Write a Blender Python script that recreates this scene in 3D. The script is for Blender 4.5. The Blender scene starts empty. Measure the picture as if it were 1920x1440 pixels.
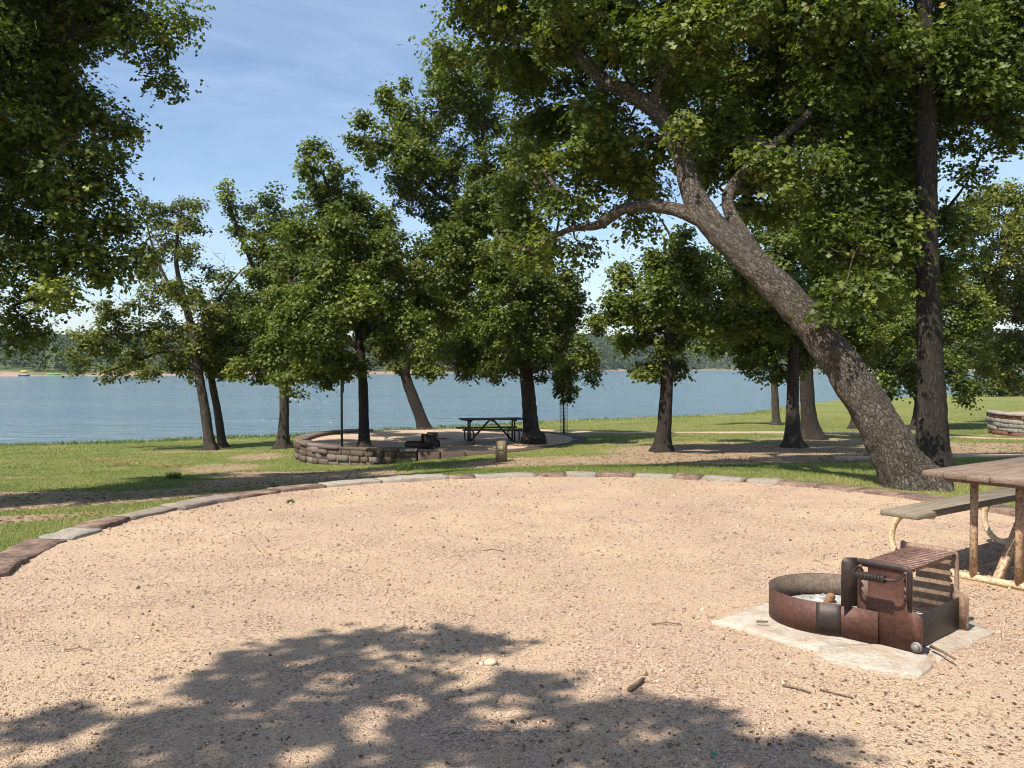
import bpy, bmesh, math
import numpy as np
from mathutils import Vector, Matrix

# ------------------------------------------------------------------ basics
SC = bpy.context.scene
COL = SC.collection
RNG = np.random.default_rng(7)
FPX, HZ, CAMH = 1660.0, 688.0, 1.5          # focal length and horizon row of the 1920x1440 photograph
PITCH = math.atan((720.0 - HZ) / FPX)
WATER_Z = -2.0
SUN_EL = math.radians(54)
SUN_W = np.array([0.68, 0.73])              # horizontal travel of the light
SUN_W = SUN_W / np.linalg.norm(SUN_W)


def pt(u, v, Y):
    """world point seen at photo pixel (u, v), at forward distance Y"""
    x = (u - 960) / FPX
    y0, z0 = 1.0, -(v - 720) / FPX
    c, s = math.cos(PITCH), math.sin(PITCH)
    y, z = y0 * c + z0 * s, -y0 * s + z0 * c
    k = Y / y
    return np.array([x * k, Y, CAMH + z * k])


def ptz(u, v, Z):
    """world point seen at pixel (u, v) on the level plane z = Z"""
    a = pt(u, v, 1.0)
    k = (Z - CAMH) / (a[2] - CAMH)
    return np.array([a[0] * k, k, Z])


def link(o, parent=None):
    COL.objects.link(o)
    if parent is not None:
        o.parent = parent
    return o


def tag(o, label=None, cat=None, group=None, kind=None):
    if label: o['label'] = label
    if cat: o['category'] = cat
    if group: o['group'] = group
    if kind: o['kind'] = kind
    return o


def empty(name, loc, rz=0.0, rx=0.0):
    o = bpy.data.objects.new(name, None)
    o.empty_display_size = 0.2
    o.location = loc
    o.rotation_euler = (rx, 0, rz)
    return link(o)


def np_mesh(name, V, faces, mat, parent=None, smooth=False, attrs=None):
    """faces: list of (n,k) integer arrays"""
    me = bpy.data.meshes.new(name)
    V = np.ascontiguousarray(V, dtype=np.float32)
    me.vertices.add(len(V))
    me.vertices.foreach_set('co', V.ravel())
    loops = np.concatenate([np.asarray(f).ravel() for f in faces]).astype(np.int32)
    sizes = np.concatenate([np.full(len(f), np.asarray(f).shape[1]) for f in faces]).astype(np.int32)
    starts = np.concatenate([[0], np.cumsum(sizes)[:-1]]).astype(np.int32)
    me.loops.add(len(loops))
    me.loops.foreach_set('vertex_index', loops)
    me.polygons.add(len(sizes))
    me.polygons.foreach_set('loop_start', starts)
    if smooth:
        me.polygons.foreach_set('use_smooth', np.ones(len(sizes), dtype=bool))
    for k, a in (attrs or {}).items():
        if np.ndim(a) == 2:
            me.attributes.new(k, 'FLOAT_VECTOR', 'POINT').data.foreach_set('vector', np.ascontiguousarray(a, dtype=np.float32).ravel())
            continue
        at = me.attributes.new(k, 'FLOAT', 'POINT')
        at.data.foreach_set('value', np.ascontiguousarray(a, dtype=np.float32))
    me.update(calc_edges=True)
    me.validate()
    if mat is not None:
        me.materials.append(mat)
    o = bpy.data.objects.new(name, me)
    return link(o, parent)


class Geo:
    """collects pieces into one mesh"""
    def __init__(self):
        self.V, self.Q, self.T, self.A, self.K, self.n = [], [], [], [], [], 0

    def add(self, V, quads=None, tris=None, tint=0.5, bark=None):
        V = np.asarray(V, dtype=float)
        self.K.append(V if bark is None else bark)
        self.V.append(V)
        if quads is not None and len(quads): self.Q.append(np.asarray(quads) + self.n)
        if tris is not None and len(tris): self.T.append(np.asarray(tris) + self.n)
        self.A.append(np.full(len(V), tint) if np.isscalar(tint) else np.asarray(tint))
        self.n += len(V)
        return self

    def tube(self, P, R, seg=8, cap=True, tint=0.5, rough=0.0, seed=0, lobes=None):
        P = np.asarray(P, float)
        n = len(P)
        R = np.broadcast_to(np.asarray(R, float), (n,))
        T = np.gradient(P, axis=0)
        T /= np.linalg.norm(T, axis=1)[:, None] + 1e-9
        ref = np.array([0., 0., 1.]) if abs(T[0, 2]) < 0.9 else np.array([1., 0., 0.])
        a = np.cross(T[0], ref); a /= np.linalg.norm(a)
        rings = []
        th = np.arange(seg) * 2 * math.pi / seg
        for i in range(n):
            a = a - T[i] * np.dot(a, T[i]); a /= np.linalg.norm(a) + 1e-9
            b = np.cross(T[i], a)
            rings.append(P[i] + R[i] * (np.cos(th)[:, None] * a + np.sin(th)[:, None] * b))
        V = np.concatenate(rings)
        ss = np.concatenate([[0], np.cumsum(np.linalg.norm(np.diff(P, axis=0), axis=1))])
        K = np.stack([(R[:, None] * np.cos(th)).ravel(), (R[:, None] * np.sin(th)).ravel(), np.repeat(ss, seg)], -1) + seed * 1.37
        if lobes is not None:
            C = np.repeat(P, seg, axis=0)
            w_ = .5 + .5 * np.cos(th * lobes[1] + seed) + .35 * np.cos(th * 2 + seed * 2)
            V = C + (V - C) * (1 + (lobes[0][:, None] * w_[None, :]).ravel())[:, None]
        if rough:
            C = np.repeat(P, seg, axis=0)
            D = V - C
            k = 1 + rough * (vnoise(V * 4.0, seed) * 2 - 1) + rough * .8 * (vnoise(V * 13.0, seed + 5) * 2 - 1)
            V = C + D * k[:, None]
        i = np.arange(n - 1)[:, None] * seg
        j = np.arange(seg)[None, :]
        j2 = (j + 1) % seg
        q = np.stack([i + j, i + j2, i + seg + j2, i + seg + j], -1).reshape(-1, 4)
        tr = []
        if cap:
            V = np.concatenate([V, P[:1], P[-1:]]); K = np.concatenate([K, K[:1], K[-1:]])
            c0, c1 = n * seg, n * seg + 1
            jj = np.arange(seg)
            tr = np.concatenate([np.stack([np.full(seg, c0), (jj + 1) % seg, jj], -1),
                                 np.stack([np.full(seg, c1), (n - 1) * seg + jj, (n - 1) * seg + (jj + 1) % seg], -1)])
        return self.add(V, q, tr, tint, K)

    def box(self, c, half, ax=None, bev=0.004, tint=0.5):
        """bevelled box; ax = 3x3 rows of axes"""
        bm = bmesh.new()
        bmesh.ops.create_cube(bm, size=2)
        for v in bm.verts:
            v.co = Vector([v.co[k] * half[k] for k in range(3)])
        if bev:
            bmesh.ops.bevel(bm, geom=list(bm.edges), offset=min(bev, min(half) * .8), segments=1, affect='EDGES', profile=.5)
        return self.bm(bm, c, ax, tint)

    def bm(self, bm, c=(0, 0, 0), ax=None, tint=0.5):
        bmesh.ops.triangulate(bm, faces=[f for f in bm.faces if len(f.verts) > 4])
        bm.verts.index_update()
        V = np.array([v.co[:] for v in bm.verts])
        if ax is not None: V = V @ np.asarray(ax)
        q = [[v.index for v in f.verts] for f in bm.faces if len(f.verts) == 4]
        t = [[v.index for v in f.verts] for f in bm.faces if len(f.verts) == 3]
        bm.free()
        return self.add(V + np.asarray(c), q, t, tint)

    def build(self, name, mat, parent=None, smooth=False, bark=False):
        fs = []
        if self.Q: fs.append(np.concatenate(self.Q))
        if self.T: fs.append(np.concatenate(self.T))
        return np_mesh(name, np.concatenate(self.V), fs, mat, parent, smooth, {'tint': np.concatenate(self.A), **({'bark': np.concatenate(self.K)} if bark else {})})


def vnoise(P, seed=0):
    """smooth value noise in 0..1"""
    P = np.asarray(P, float) + seed * 17.31
    I = np.floor(P).astype(np.int64)
    f = P - I
    f = f * f * (3 - 2 * f)

    def h(i, j, k):
        n = (i * 374761393 + j * 668265263 + k * 2147483647 + seed * 1274126177) & 0xffffffff
        n = ((n ^ (n >> 13)) * 1274126177) & 0xffffffff
        n = (n ^ (n >> 16)) & 0xffff
        return n / 65535.0
    r = 0
    for a in (0, 1):
        for b in (0, 1):
            for c in (0, 1):
                w = (f[:, 0] if a else 1 - f[:, 0]) * (f[:, 1] if b else 1 - f[:, 1]) * (f[:, 2] if c else 1 - f[:, 2])
                r = r + w * h(I[:, 0] + a, I[:, 1] + b, I[:, 2] + c)
    return r


def vn2(X, Y, s, seed=0):
    P = np.stack([np.ravel(X) * s, np.ravel(Y) * s, np.zeros(np.size(X))], -1)
    return vnoise(P, seed).reshape(np.shape(X))


# ------------------------------------------------------------------ materials
class NT:
    def __init__(self, name):
        self.m = bpy.data.materials.new(name)
        self.m.use_nodes = True
        self.t = self.m.node_tree
        self.t.nodes.clear()
        self.out = self.t.nodes.new('ShaderNodeOutputMaterial')

    def n(self, kind, **kw):
        nd = self.t.nodes.new('ShaderNode' + kind)
        ins = kw.pop('ins', {})
        for k, v in kw.items():
            setattr(nd, k, v)
        for k, v in ins.items():
            if isinstance(v, bpy.types.NodeSocket):
                self.t.links.new(v, nd.inputs[k])
            else:
                nd.inputs[k].default_value = v
        return nd

    def coord(self, scale=(1, 1, 1), kind='Object'):
        c = self.n('TexCoord')
        return self.n('Mapping', ins={'Vector': c.outputs[kind], 'Scale': scale}).outputs[0]

    def noise(self, vec, scale, detail=4, rough=.55, dist=0):
        return self.n('TexNoise', ins={'Vector': vec, 'Scale': scale, 'Detail': detail, 'Roughness': rough, 'Distortion': dist}).outputs[0]

    def ramp(self, fac, stops, interp='LINEAR'):
        r = self.n('ValToRGB', ins={'Fac': fac})
        r.color_ramp.interpolation = interp
        e = r.color_ramp.elements
        while len(e) > 1: e.remove(e[-1])
        for i, (p, c) in enumerate(stops):
            if i == 0: e[0].position = p
            else: e.new(p)
            e[i].color = tuple(c) + (1,) if not np.isscalar(c) else (c, c, c, 1)
        return r.outputs[0]

    def mix(self, fac, a, b, blend='MIX'):
        m = self.n('Mix', data_type='RGBA', blend_type=blend)
        for k, v in ((0, fac), (6, a), (7, b)):
            if isinstance(v, bpy.types.NodeSocket): self.t.links.new(v, m.inputs[k])
            elif np.isscalar(v): m.inputs[k].default_value = v
            else: m.inputs[k].default_value = tuple(v) + (1,)
        return m.outputs[2]

    def math(self, op, a, b=0.0, clamp=False):
        m = self.n('Math', operation=op, use_clamp=clamp)
        for k, v in ((0, a), (1, b)):
            if isinstance(v, bpy.types.NodeSocket): self.t.links.new(v, m.inputs[k])
            else: m.inputs[k].default_value = v
        return m.outputs[0]

    def attr(self, name='tint'):
        return self.n('Attribute', attribute_name=name).outputs['Fac']

    def bump(self, h, strength=.5, dist=.01, normal=None):
        b = self.n('Bump', ins={'Height': h, 'Strength': strength, 'Distance': dist})
        if normal is not None: self.t.links.new(normal, b.inputs['Normal'])
        return b.outputs[0]

    def bsdf(self, color, rough=.8, normal=None, metal=0.0, spec=.3, **ins):
        p = self.n('BsdfPrincipled')
        for k, v in (('Base Color', color), ('Roughness', rough), ('Metallic', metal), ('Specular IOR Level', spec), *ins.items()):
            if isinstance(v, bpy.types.NodeSocket): self.t.links.new(v, p.inputs[k])
            elif np.isscalar(v): p.inputs[k].default_value = v
            else: p.inputs[k].default_value = tuple(v) + (1,)
        if normal is not None: self.t.links.new(normal, p.inputs['Normal'])
        return p.outputs[0]

    def done(self, shader):
        self.t.links.new(shader, self.out.inputs['Surface'])
        return self.m


def m_gravel(name, fine=1.0, sand=.5):
    k = NT(name)
    c = k.coord()
    vor = k.n('TexVoronoi', ins={'Vector': c, 'Scale': 95 * fine})
    vor2 = k.n('TexVoronoi', ins={'Vector': c, 'Scale': 210 * fine})
    stone = k.ramp(k.n('SeparateColor', ins={0: vor.outputs['Color']}).outputs[0],
                   [(0, (.15, .095, .065)), (.14, (.36, .24, .165)), (.4, (.53, .375, .25)), (.7, (.60, .445, .31)), (.9, (.50, .37, .28)), (1, (.74, .62, .49))])
    stone2 = k.ramp(k.n('SeparateColor', ins={0: vor2.outputs['Color']}).outputs[1],
                    [(0, (.34, .22, .155)), (.3, (.56, .395, .27)), (.8, (.64, .475, .335)), (1, (.70, .57, .44))])
    col = k.mix(k.ramp(k.noise(c, 40 * fine, 2), [(.42, 0.), (.58, 1.)]), stone, stone2)
    # fine sand showing between the stones, in drifts
    drift = k.ramp(k.noise(c, .8, 6, .62), [(.42, 0.), (.60, 1.)])
    sandf = k.math('MULTIPLY', drift, sand)
    sandc = k.mix(k.noise(c, 6, 4), (.60, .435, .265), (.66, .50, .33))
    col = k.mix(sandf, col, sandc)
    # dark organic specks
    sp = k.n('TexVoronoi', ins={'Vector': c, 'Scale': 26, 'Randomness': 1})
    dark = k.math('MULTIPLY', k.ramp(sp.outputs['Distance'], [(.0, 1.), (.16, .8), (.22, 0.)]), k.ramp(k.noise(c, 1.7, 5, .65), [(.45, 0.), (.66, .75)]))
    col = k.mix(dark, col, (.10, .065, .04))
    col = k.mix(k.ramp(vor2.outputs['Distance'], [(.5, 0.), (.8, .4)]), col, (.2, .13, .09))  # darker between the stones: soil tone plus shading put into the colour
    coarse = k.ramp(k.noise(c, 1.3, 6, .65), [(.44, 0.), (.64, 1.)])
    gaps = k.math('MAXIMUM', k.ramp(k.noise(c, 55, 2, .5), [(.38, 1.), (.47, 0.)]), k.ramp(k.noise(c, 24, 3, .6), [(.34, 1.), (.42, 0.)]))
    col = k.mix(k.math('MULTIPLY', k.math('MULTIPLY', gaps, k.math('ADD', coarse, .22, True)), .8), col, (.15, .105, .075))  # dark gaps among coarse grains, part soil tone, part painted shading
    col = k.mix(.55, col, k.mix(k.noise(c, .35, 5), (.66, .62, .60), (1.08, 1.04, 1.0)), 'MULTIPLY')
    hgt = k.math('ADD', k.math('MULTIPLY', vor.outputs['Distance'], -.7), k.math('MULTIPLY', k.noise(c, 330 * fine, 3), .5))
    hgt = k.math('ADD', hgt, k.math('MULTIPLY', k.noise(c, 9, 4), 1.2))
    return k.done(k.bsdf(col, .92, k.bump(hgt, .9, .011), spec=.15))


def m_ground():
    """lawn soil: grass coloured turf with bare, littered patches (attribute 'bare')"""
    k = NT('lawn_soil')
    c = k.coord()
    n1 = k.noise(c, .45, 6, .6)
    n2 = k.noise(c, 5, 5, .65)
    n3 = k.noise(c, 60, 3, .6)
    g = k.mix(k.ramp(n1, [(.36, 0.), (.62, 1.)]), (.125, .175, .036), (.235, .245, .066))
    g = k.mix(k.ramp(n2, [(.35, 0.), (.7, .75)]), g, (.28, .25, .095))
    g = k.mix(k.ramp(n3, [(.3, .7), (.6, 0.)]), g, (.05, .07, .018))
    d = k.mix(n2, (.34, .24, .15), (.46, .33, .215))
    d = k.mix(k.ramp(n3, [(.35, .8), (.55, 0.)]), d, (.13, .08, .045))
    f = k.math('ADD', k.attr('bare'), k.math('MULTIPLY', k.math('SUBTRACT', n2, .5), .9))
    f = k.ramp(f, [(.42, 0.), (.62, 1.)])
    col = k.mix(f, g, d)
    return k.done(k.bsdf(col, .95, k.bump(k.math('ADD', n3, k.math('MULTIPLY', n2, 2)), .8, .03), spec=.1))


def m_leaf(name, dark, mid, light, trans=.34, rough=.50):
    k = NT(name)
    t = k.attr('tint')
    col = k.ramp(t, [(0, dark), (.45, mid), (.85, light), (.97, tuple(1.4 * x for x in light)), (1., (.30, .20, .03))])
    p = k.bsdf(col, rough, spec=.3)
    tr = k.n('BsdfTranslucent', ins={'Color': k.mix(1, col, (1.5, 1.7, .7), 'MULTIPLY')}).outputs[0]
    return k.done(k.n('MixShader', ins={0: trans, 1: p, 2: tr}).outputs[0])


def m_bark(name, a, b, crack=(.03, .024, .02), scale=22, stretch=.42, amt=1.0, wp=.2, fiss=.75):
    """plated bark: two sizes of warped plates, broken up by fibrous noise, lichen and dark streaks"""
    k = NT(name)
    at = k.n('Attribute', attribute_name='bark').outputs['Vector']
    c = k.n('Mapping', ins={'Vector': at, 'Scale': (1, 1, stretch)}).outputs[0]
    cl_ = k.n('Mapping', ins={'Vector': at, 'Scale': (1, 1, .16)}).outputs[0]
    n0 = k.n('TexNoise', ins={'Vector': c, 'Scale': 5, 'Detail': 6, 'Roughness': .65})
    warp = k.n('VectorMath', operation='MULTIPLY_ADD', ins={0: n0.outputs['Color'], 1: (wp, wp, wp), 2: c}).outputs[0]
    v = k.n('TexVoronoi', feature='DISTANCE_TO_EDGE', ins={'Vector': warp, 'Scale': scale})
    v2 = k.n('TexVoronoi', feature='DISTANCE_TO_EDGE', ins={'Vector': warp, 'Scale': scale * 2.3})
    vc = k.n('TexVoronoi', ins={'Vector': warp, 'Scale': scale})
    n = k.noise(c, 75, 6, .7)
    nb = k.noise(c, 16, 5, .65)
    e = k.math('ADD', v.outputs['Distance'], k.math('MULTIPLY', k.math('SUBTRACT', nb, .5), .22))
    plate = k.ramp(e, [(.0, 0.), (.07, .6), (.20, 1.)])
    plate2 = k.ramp(v2.outputs['Distance'], [(.0, .45), (.12, 1.)])
    plate = k.math('MULTIPLY', plate, plate2)
    tone = k.math('ADD', k.math('MULTIPLY', k.n('SeparateColor', ins={0: vc.outputs['Color']}).outputs[0], .6), k.math('MULTIPLY', nb, .4))
    col = k.mix(tone, a, b)
    col = k.mix(k.ramp(n, [(.36, .75), (.60, 0.)]), col, tuple(.4 * x for x in a))
    col = k.mix(k.ramp(k.noise(c, 2.6, 5, .6), [(.52, 0.), (.72, .5)]), col, tuple(.6 * x for x in a))
    col = k.mix(k.ramp(k.noise(c, 7, 5, .65), [(.58, 0.), (.72, .35)]), col, (.26, .27, .20))
    fis = k.ramp(k.noise(cl_, 21, 4, .6, .4), [(.40, 0.), (.50, 1.)])
    plate = k.math('MULTIPLY', plate, k.math('ADD', k.math('MULTIPLY', fis, fiss), 1 - fiss))
    col = k.mix(plate, crack, col)
    h = k.math('ADD', k.math('MULTIPLY', plate, 1.0), k.math('MULTIPLY', n, .5))
    return k.done(k.bsdf(col, .93, k.bump(h, .9 * amt, .03), spec=.12))


def m_stone(name, tones, rough=.88, dirt=.5, pits=.55, dust=0.0):
    k = NT(name)
    c = k.coord()
    t = k.attr('tint')
    col = k.ramp(t, tones)
    n1 = k.noise(c, 3.5, 6, .65)
    n2 = k.noise(c, 38, 5, .7)
    n3 = k.noise(k.coord((1, 1, 5)), 11, 4, .6)
    col = k.mix(.75, col, k.mix(n1, (.55, .52, .50), (1.4, 1.38, 1.33)), 'MULTIPLY')
    col = k.mix(k.ramp(n2, [(.38, pits), (.52, 0.)]), col, (.085, .07, .058))
    col = k.mix(k.math('MULTIPLY', k.ramp(n3, [(.5, 0.), (.72, 1.)]), dirt), col, (.09, .078, .066))
    if dust:
        col = k.mix(k.math('MULTIPLY', k.ramp(k.noise(c, 5.5, 7, .72), [(.44, 0.), (.62, 1.)]), dust), col, (.44, .31, .21))
        col = k.mix(k.ramp(k.noise(c, 1.9, 5, .7), [(.55, 0.), (.72, .45)]), col, (.13, .105, .08))
    h = k.math('ADD', n2, k.math('MULTIPLY', n1, 1.5))
    return k.done(k.bsdf(col, rough, k.bump(h, 1.0, .022), spec=.2))


def m_rust(name, base, dark, lightc, patch=.5, rough=.62, metal=.25, lo=.42, hi=.60):
    k = NT(name)
    c = k.coord()
    n1 = k.noise(c, 6, 7, .65)
    n2 = k.noise(c, 45, 5, .7)
    n3 = k.noise(k.coord((14, 14, 1.6)), 2.2, 4, .6)
    col = k.mix(k.ramp(n1, [(.35, 0.), (.65, 1.)]), base, dark)
    col = k.mix(k.math('MULTIPLY', k.ramp(n2, [(lo, 0.), (hi, 1.)]), patch), col, lightc)
    col = k.mix(k.ramp(n3, [(.55, 0.), (.75, .5)]), col, dark)
    return k.done(k.bsdf(col, rough, k.bump(n2, .35, .004), metal=metal, spec=.35))


def m_wood(name, a, b, line=(.035, .028, .02), sc=(1.2, 26, 26)):
    k = NT(name)
    c = k.coord(sc)
    n = k.noise(c, 2.4, 7, .68, .6)
    n2 = k.noise(k.coord(), 4, 5, .65)
    n3 = k.noise(k.coord((.8, 60, 60)), 2.0, 3, .5)
    t = k.attr('tint')
    col = k.mix(k.ramp(n, [(.3, 0.), (.66, 1.)]), a, b)
    col = k.mix(.8, col, k.mix(t, (.62, .62, .62), (1.35, 1.32, 1.26)), 'MULTIPLY')
    col = k.mix(k.ramp(n3, [(.30, .85), (.42, 0.)]), col, line)
    col = k.mix(k.ramp(n2, [(.5, 0.), (.75, .5)]), col, tuple(x * .55 for x in a))
    return k.done(k.bsdf(col, .85, k.bump(k.math('ADD', n, n3), .5, .006), spec=.22))


def m_plain(name, col, rough=.7, metal=0.0, spec=.3):
    k = NT(name)
    c = k.coord()
    n = k.noise(c, 25, 5, .65)
    return k.done(k.bsdf(k.mix(n, tuple(.7 * x for x in col), tuple(min(1, 1.25 * x) for x in col)), rough, k.bump(n, .3, .003), metal=metal, spec=spec))


def m_tint(name, stops, rough=.85, trans=0.0, spec=.2, bump=True):
    k = NT(name)
    col = k.ramp(k.attr('tint'), stops)
    p = k.bsdf(col, rough, k.bump(k.noise(k.coord(), 60, 3), .4, .004) if bump else None, spec=spec)
    if trans:
        tr = k.n('BsdfTranslucent', ins={'Color': col}).outputs[0]
        p = k.n('MixShader', ins={0: trans, 1: p, 2: tr}).outputs[0]
    return k.done(p)


def m_water():
    k = NT('lake_water')
    c = k.coord((.55, 1.7, 1))
    w = k.noise(c, .75, 3, .55, .3)
    w2 = k.noise(c, 1.9, 4, .6, .4)
    w3 = k.noise(k.coord((.22, 1.6, 1)), .05, 5, .65)
    h = k.math('ADD', k.math('MULTIPLY', w, 1.6), k.math('MULTIPLY', w2, .55))
    h = k.math('MULTIPLY', h, k.ramp(w3, [(.36, .45), (.62, 1.)]))
    col = k.mix(k.ramp(w3, [(.34, 0.), (.66, 1.)]), (.10, .165, .21), (.14, .215, .26))
    return k.done(k.bsdf(col, .10, k.bump(h, 1.0, .9), spec=.5, IOR=1.333))


def m_hill():
    k = NT('far_bank_soil')
    c = k.coord()
    z = k.n('SeparateXYZ', ins={0: k.n('NewGeometry').outputs['Position']}).outputs[2]
    n = k.noise(c, .03, 6, .65)
    zz = k.math('ADD', z, k.math('MULTIPLY', k.math('SUBTRACT', n, .5), 7.0))
    red = k.mix(k.noise(k.coord((1, 1, 4)), .12, 5, .6), (.24, .14, .09), (.42, .30, .21))
    g = k.mix(k.noise(c, .3, 4), (.05, .075, .025), (.10, .12, .04))
    return k.done(k.bsdf(k.mix(k.ramp(k.math('MULTIPLY', k.math('ADD', zz, 2.0), .2), [(.10, 0.), (.38, 1.)]), red, g), .95, spec=.1))


M = {}
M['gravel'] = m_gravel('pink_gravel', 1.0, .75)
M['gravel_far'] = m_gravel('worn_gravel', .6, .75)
M['ground'] = m_ground()
M['leaf_near'] = m_leaf('oak_leaf', (.034, .054, .010), (.092, .120, .020), (.18, .195, .038))
M['leaf_mid'] = m_leaf('oak_leaf_deep', (.036, .056, .010), (.098, .126, .020), (.19, .205, .038))
M['leaf_yellow'] = m_leaf('oak_leaf_yellowing', (.048, .062, .011), (.115, .128, .021), (.20, .195, .038))
M['bark_near'] = m_bark('blocky_oak_bark', (.20, .16, .122), (.43, .365, .285), (.06, .047, .037), scale=24, stretch=.55, amt=1.15, wp=.13, fiss=.5)
M['bark_dark'] = m_bark('dark_oak_bark', (.085, .068, .052), (.16, .133, .107), (.04, .032, .026), scale=30, stretch=.24)
M['bark_mid'] = m_bark('grey_oak_bark', (.125, .098, .073), (.225, .183, .145), (.05, .04, .032), scale=22, stretch=.24)
M['kerb'] = m_stone('kerb_stone', [(0, (.165, .10, .08)), (.3, (.21, .135, .105)), (.5, (.26, .21, .17)), (.7, (.30, .27, .23)), (1, (.41, .38, .325))], dirt=.45, pits=.5, dust=.6)
M['wall'] = m_stone('wall_stone', [(0, (.10, .07, .053)), (.4, (.14, .10, .075)), (.75, (.21, .16, .125)), (1, (.25, .215, .18))], dirt=.95)
M['wall2'] = m_stone('banded_wall_stone', [(0, (.22, .10, .06)), (.25, (.31, .16, .09)), (.4, (.27, .24, .21)), (1, (.40, .37, .34))], dirt=.3)
M['mortar'] = m_plain('dark_mortar', (.075, .06, .05), .95)
M['slab'] = m_stone('flagstone', [(0, (.50, .42, .32)), (1, (.64, .57, .47))], dirt=.15, pits=.25, dust=.7)
M['rust'] = m_rust('rusted_steel', (.105, .043, .030), (.062, .031, .025), (.19, .095, .06), .3, .6)
M['rust_in'] = m_rust('sooty_rusted_steel', (.15, .105, .075), (.075, .055, .042), (.24, .18, .13), .5, .75, .1)
M['black_steel'] = m_rust('blackened_steel', (.024, .022, .022), (.045, .033, .029), (.085, .055, .042), .4, .5, .3)
M['grate'] = m_rust('greasy_rust_bars', (.15, .072, .05), (.095, .045, .033), (.30, .20, .155), .5, .5, .35)
M['burnt'] = m_rust('heat_burnt_steel', (.25, .16, .10), (.15, .09, .06), (.36, .26, .18), .5, .75, .1)
M['bolt'] = m_rust('worn_zinc', (.22, .215, .20), (.14, .12, .10), (.32, .30, .27), .5, .6, .35)
M['ash'] = m_tint('grey_ash', [(0, (.16, .15, .14)), (.5, (.34, .32, .29)), (1, (.56, .53, .48))], .95)
M['char'] = m_wood('charred_wood', (.17, .09, .045), (.32, .18, .09))
M['wood_top'] = m_wood('weathered_table_wood', (.15, .10, .07), (.29, .215, .16))
M['wood_bench'] = m_wood('grey_bench_wood', (.15, .12, .083), (.27, .225, .165))
M['paint_tube'] = m_rust('cream_paint_on_rusty_pipe', (.55, .41, .25), (.33, .19, .115), (.17, .075, .045), .85, .55, .05, .49, .58)
M['cream_tube'] = m_rust('clean_cream_pipe', (.66, .55, .34), (.52, .38, .22), (.27, .13, .075), .75, .5, .05, .50, .62)
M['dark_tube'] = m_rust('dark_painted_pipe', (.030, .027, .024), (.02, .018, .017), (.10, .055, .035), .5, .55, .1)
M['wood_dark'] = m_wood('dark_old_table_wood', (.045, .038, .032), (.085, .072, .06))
M['post_wood'] = m_wood('grey_post_wood', (.17, .135, .08), (.32, .26, .165), sc=(26, 26, 1.2))
M['pole'] = m_plain('dark_green_pole_paint', (.035, .042, .038), .5, .2)
M['wire'] = m_plain('galvanised_wire', (.22, .23, .22), .45, .6)
M['pebble'] = m_tint('loose_pebble', [(0, (.13, .082, .06)), (.3, (.32, .205, .145)), (.6, (.52, .37, .25)), (.9, (.60, .455, .32)), (1, (.70, .60, .49))], .8)
M['litter'] = m_tint('dry_leaf_litter', [(0, (.05, .032, .02)), (.5, (.16, .095, .05)), (.85, (.33, .215, .11)), (1, (.52, .36, .15))], .85, .12)
M['grass'] = m_tint('grass_blade', [(0, (.05, .095, .014)), (.4, (.125, .18, .032)), (.75, (.24, .265, .066)), (1, (.40, .34, .14))], .6, .3, .3, False)
M['twig'] = m_wood('dry_twig', (.12, .08, .05), (.26, .18, .12))
M['water'] = m_water()
M['hill'] = m_hill()
M['forest'] = m_tint('far_forest', [(0, (.032, .052, .018)), (.5, (.062, .092, .028)), (.85, (.10, .128, .038)), (1, (.16, .17, .055))], .8, .1, .15, False)
M['kayak_green'] = m_plain('green_plastic', (.12, .55, .08), .4)
M['kayak_blue'] = m_plain('blue_grey_plastic', (.05, .10, .18), .4)
M['kayak_yellow'] = m_plain('yellow_plastic', (.60, .50, .04), .4)
M['cap_green'] = m_plain('teal_metal_cap', (.01, .30, .16), .35, .4)
M['pale_rock'] = m_plain('pale_limestone', (.55, .45, .30), .85)
M['grey_rock'] = m_plain('grey_pebble', (.22, .20, .18), .8)

# ------------------------------------------------------------------ terrain
SH = np.array([(-900, 70), (-400, 52), (-60, 37), (-21.7, 38), (-11, 44.5), (-4.8, 50), (2.7, 55.5), (17, 65), (32, 90), (68, 122), (140, 190), (400, 380), (900, 700)], float)
P1, R1 = np.array([.72, 7.55]), 4.55       # near gravel circle
P2, R2, Z2 = np.array([-2.35, 29.9]), 4.45, -.93


def shore(X, Y):
    ys = np.interp(X, SH[:, 0], SH[:, 1])
    e = .5
    sl = (np.interp(X + e, SH[:, 0], SH[:, 1]) - np.interp(X - e, SH[:, 0], SH[:, 1])) / (2 * e)
    return (ys - Y) / np.sqrt(1 + sl * sl)


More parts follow.
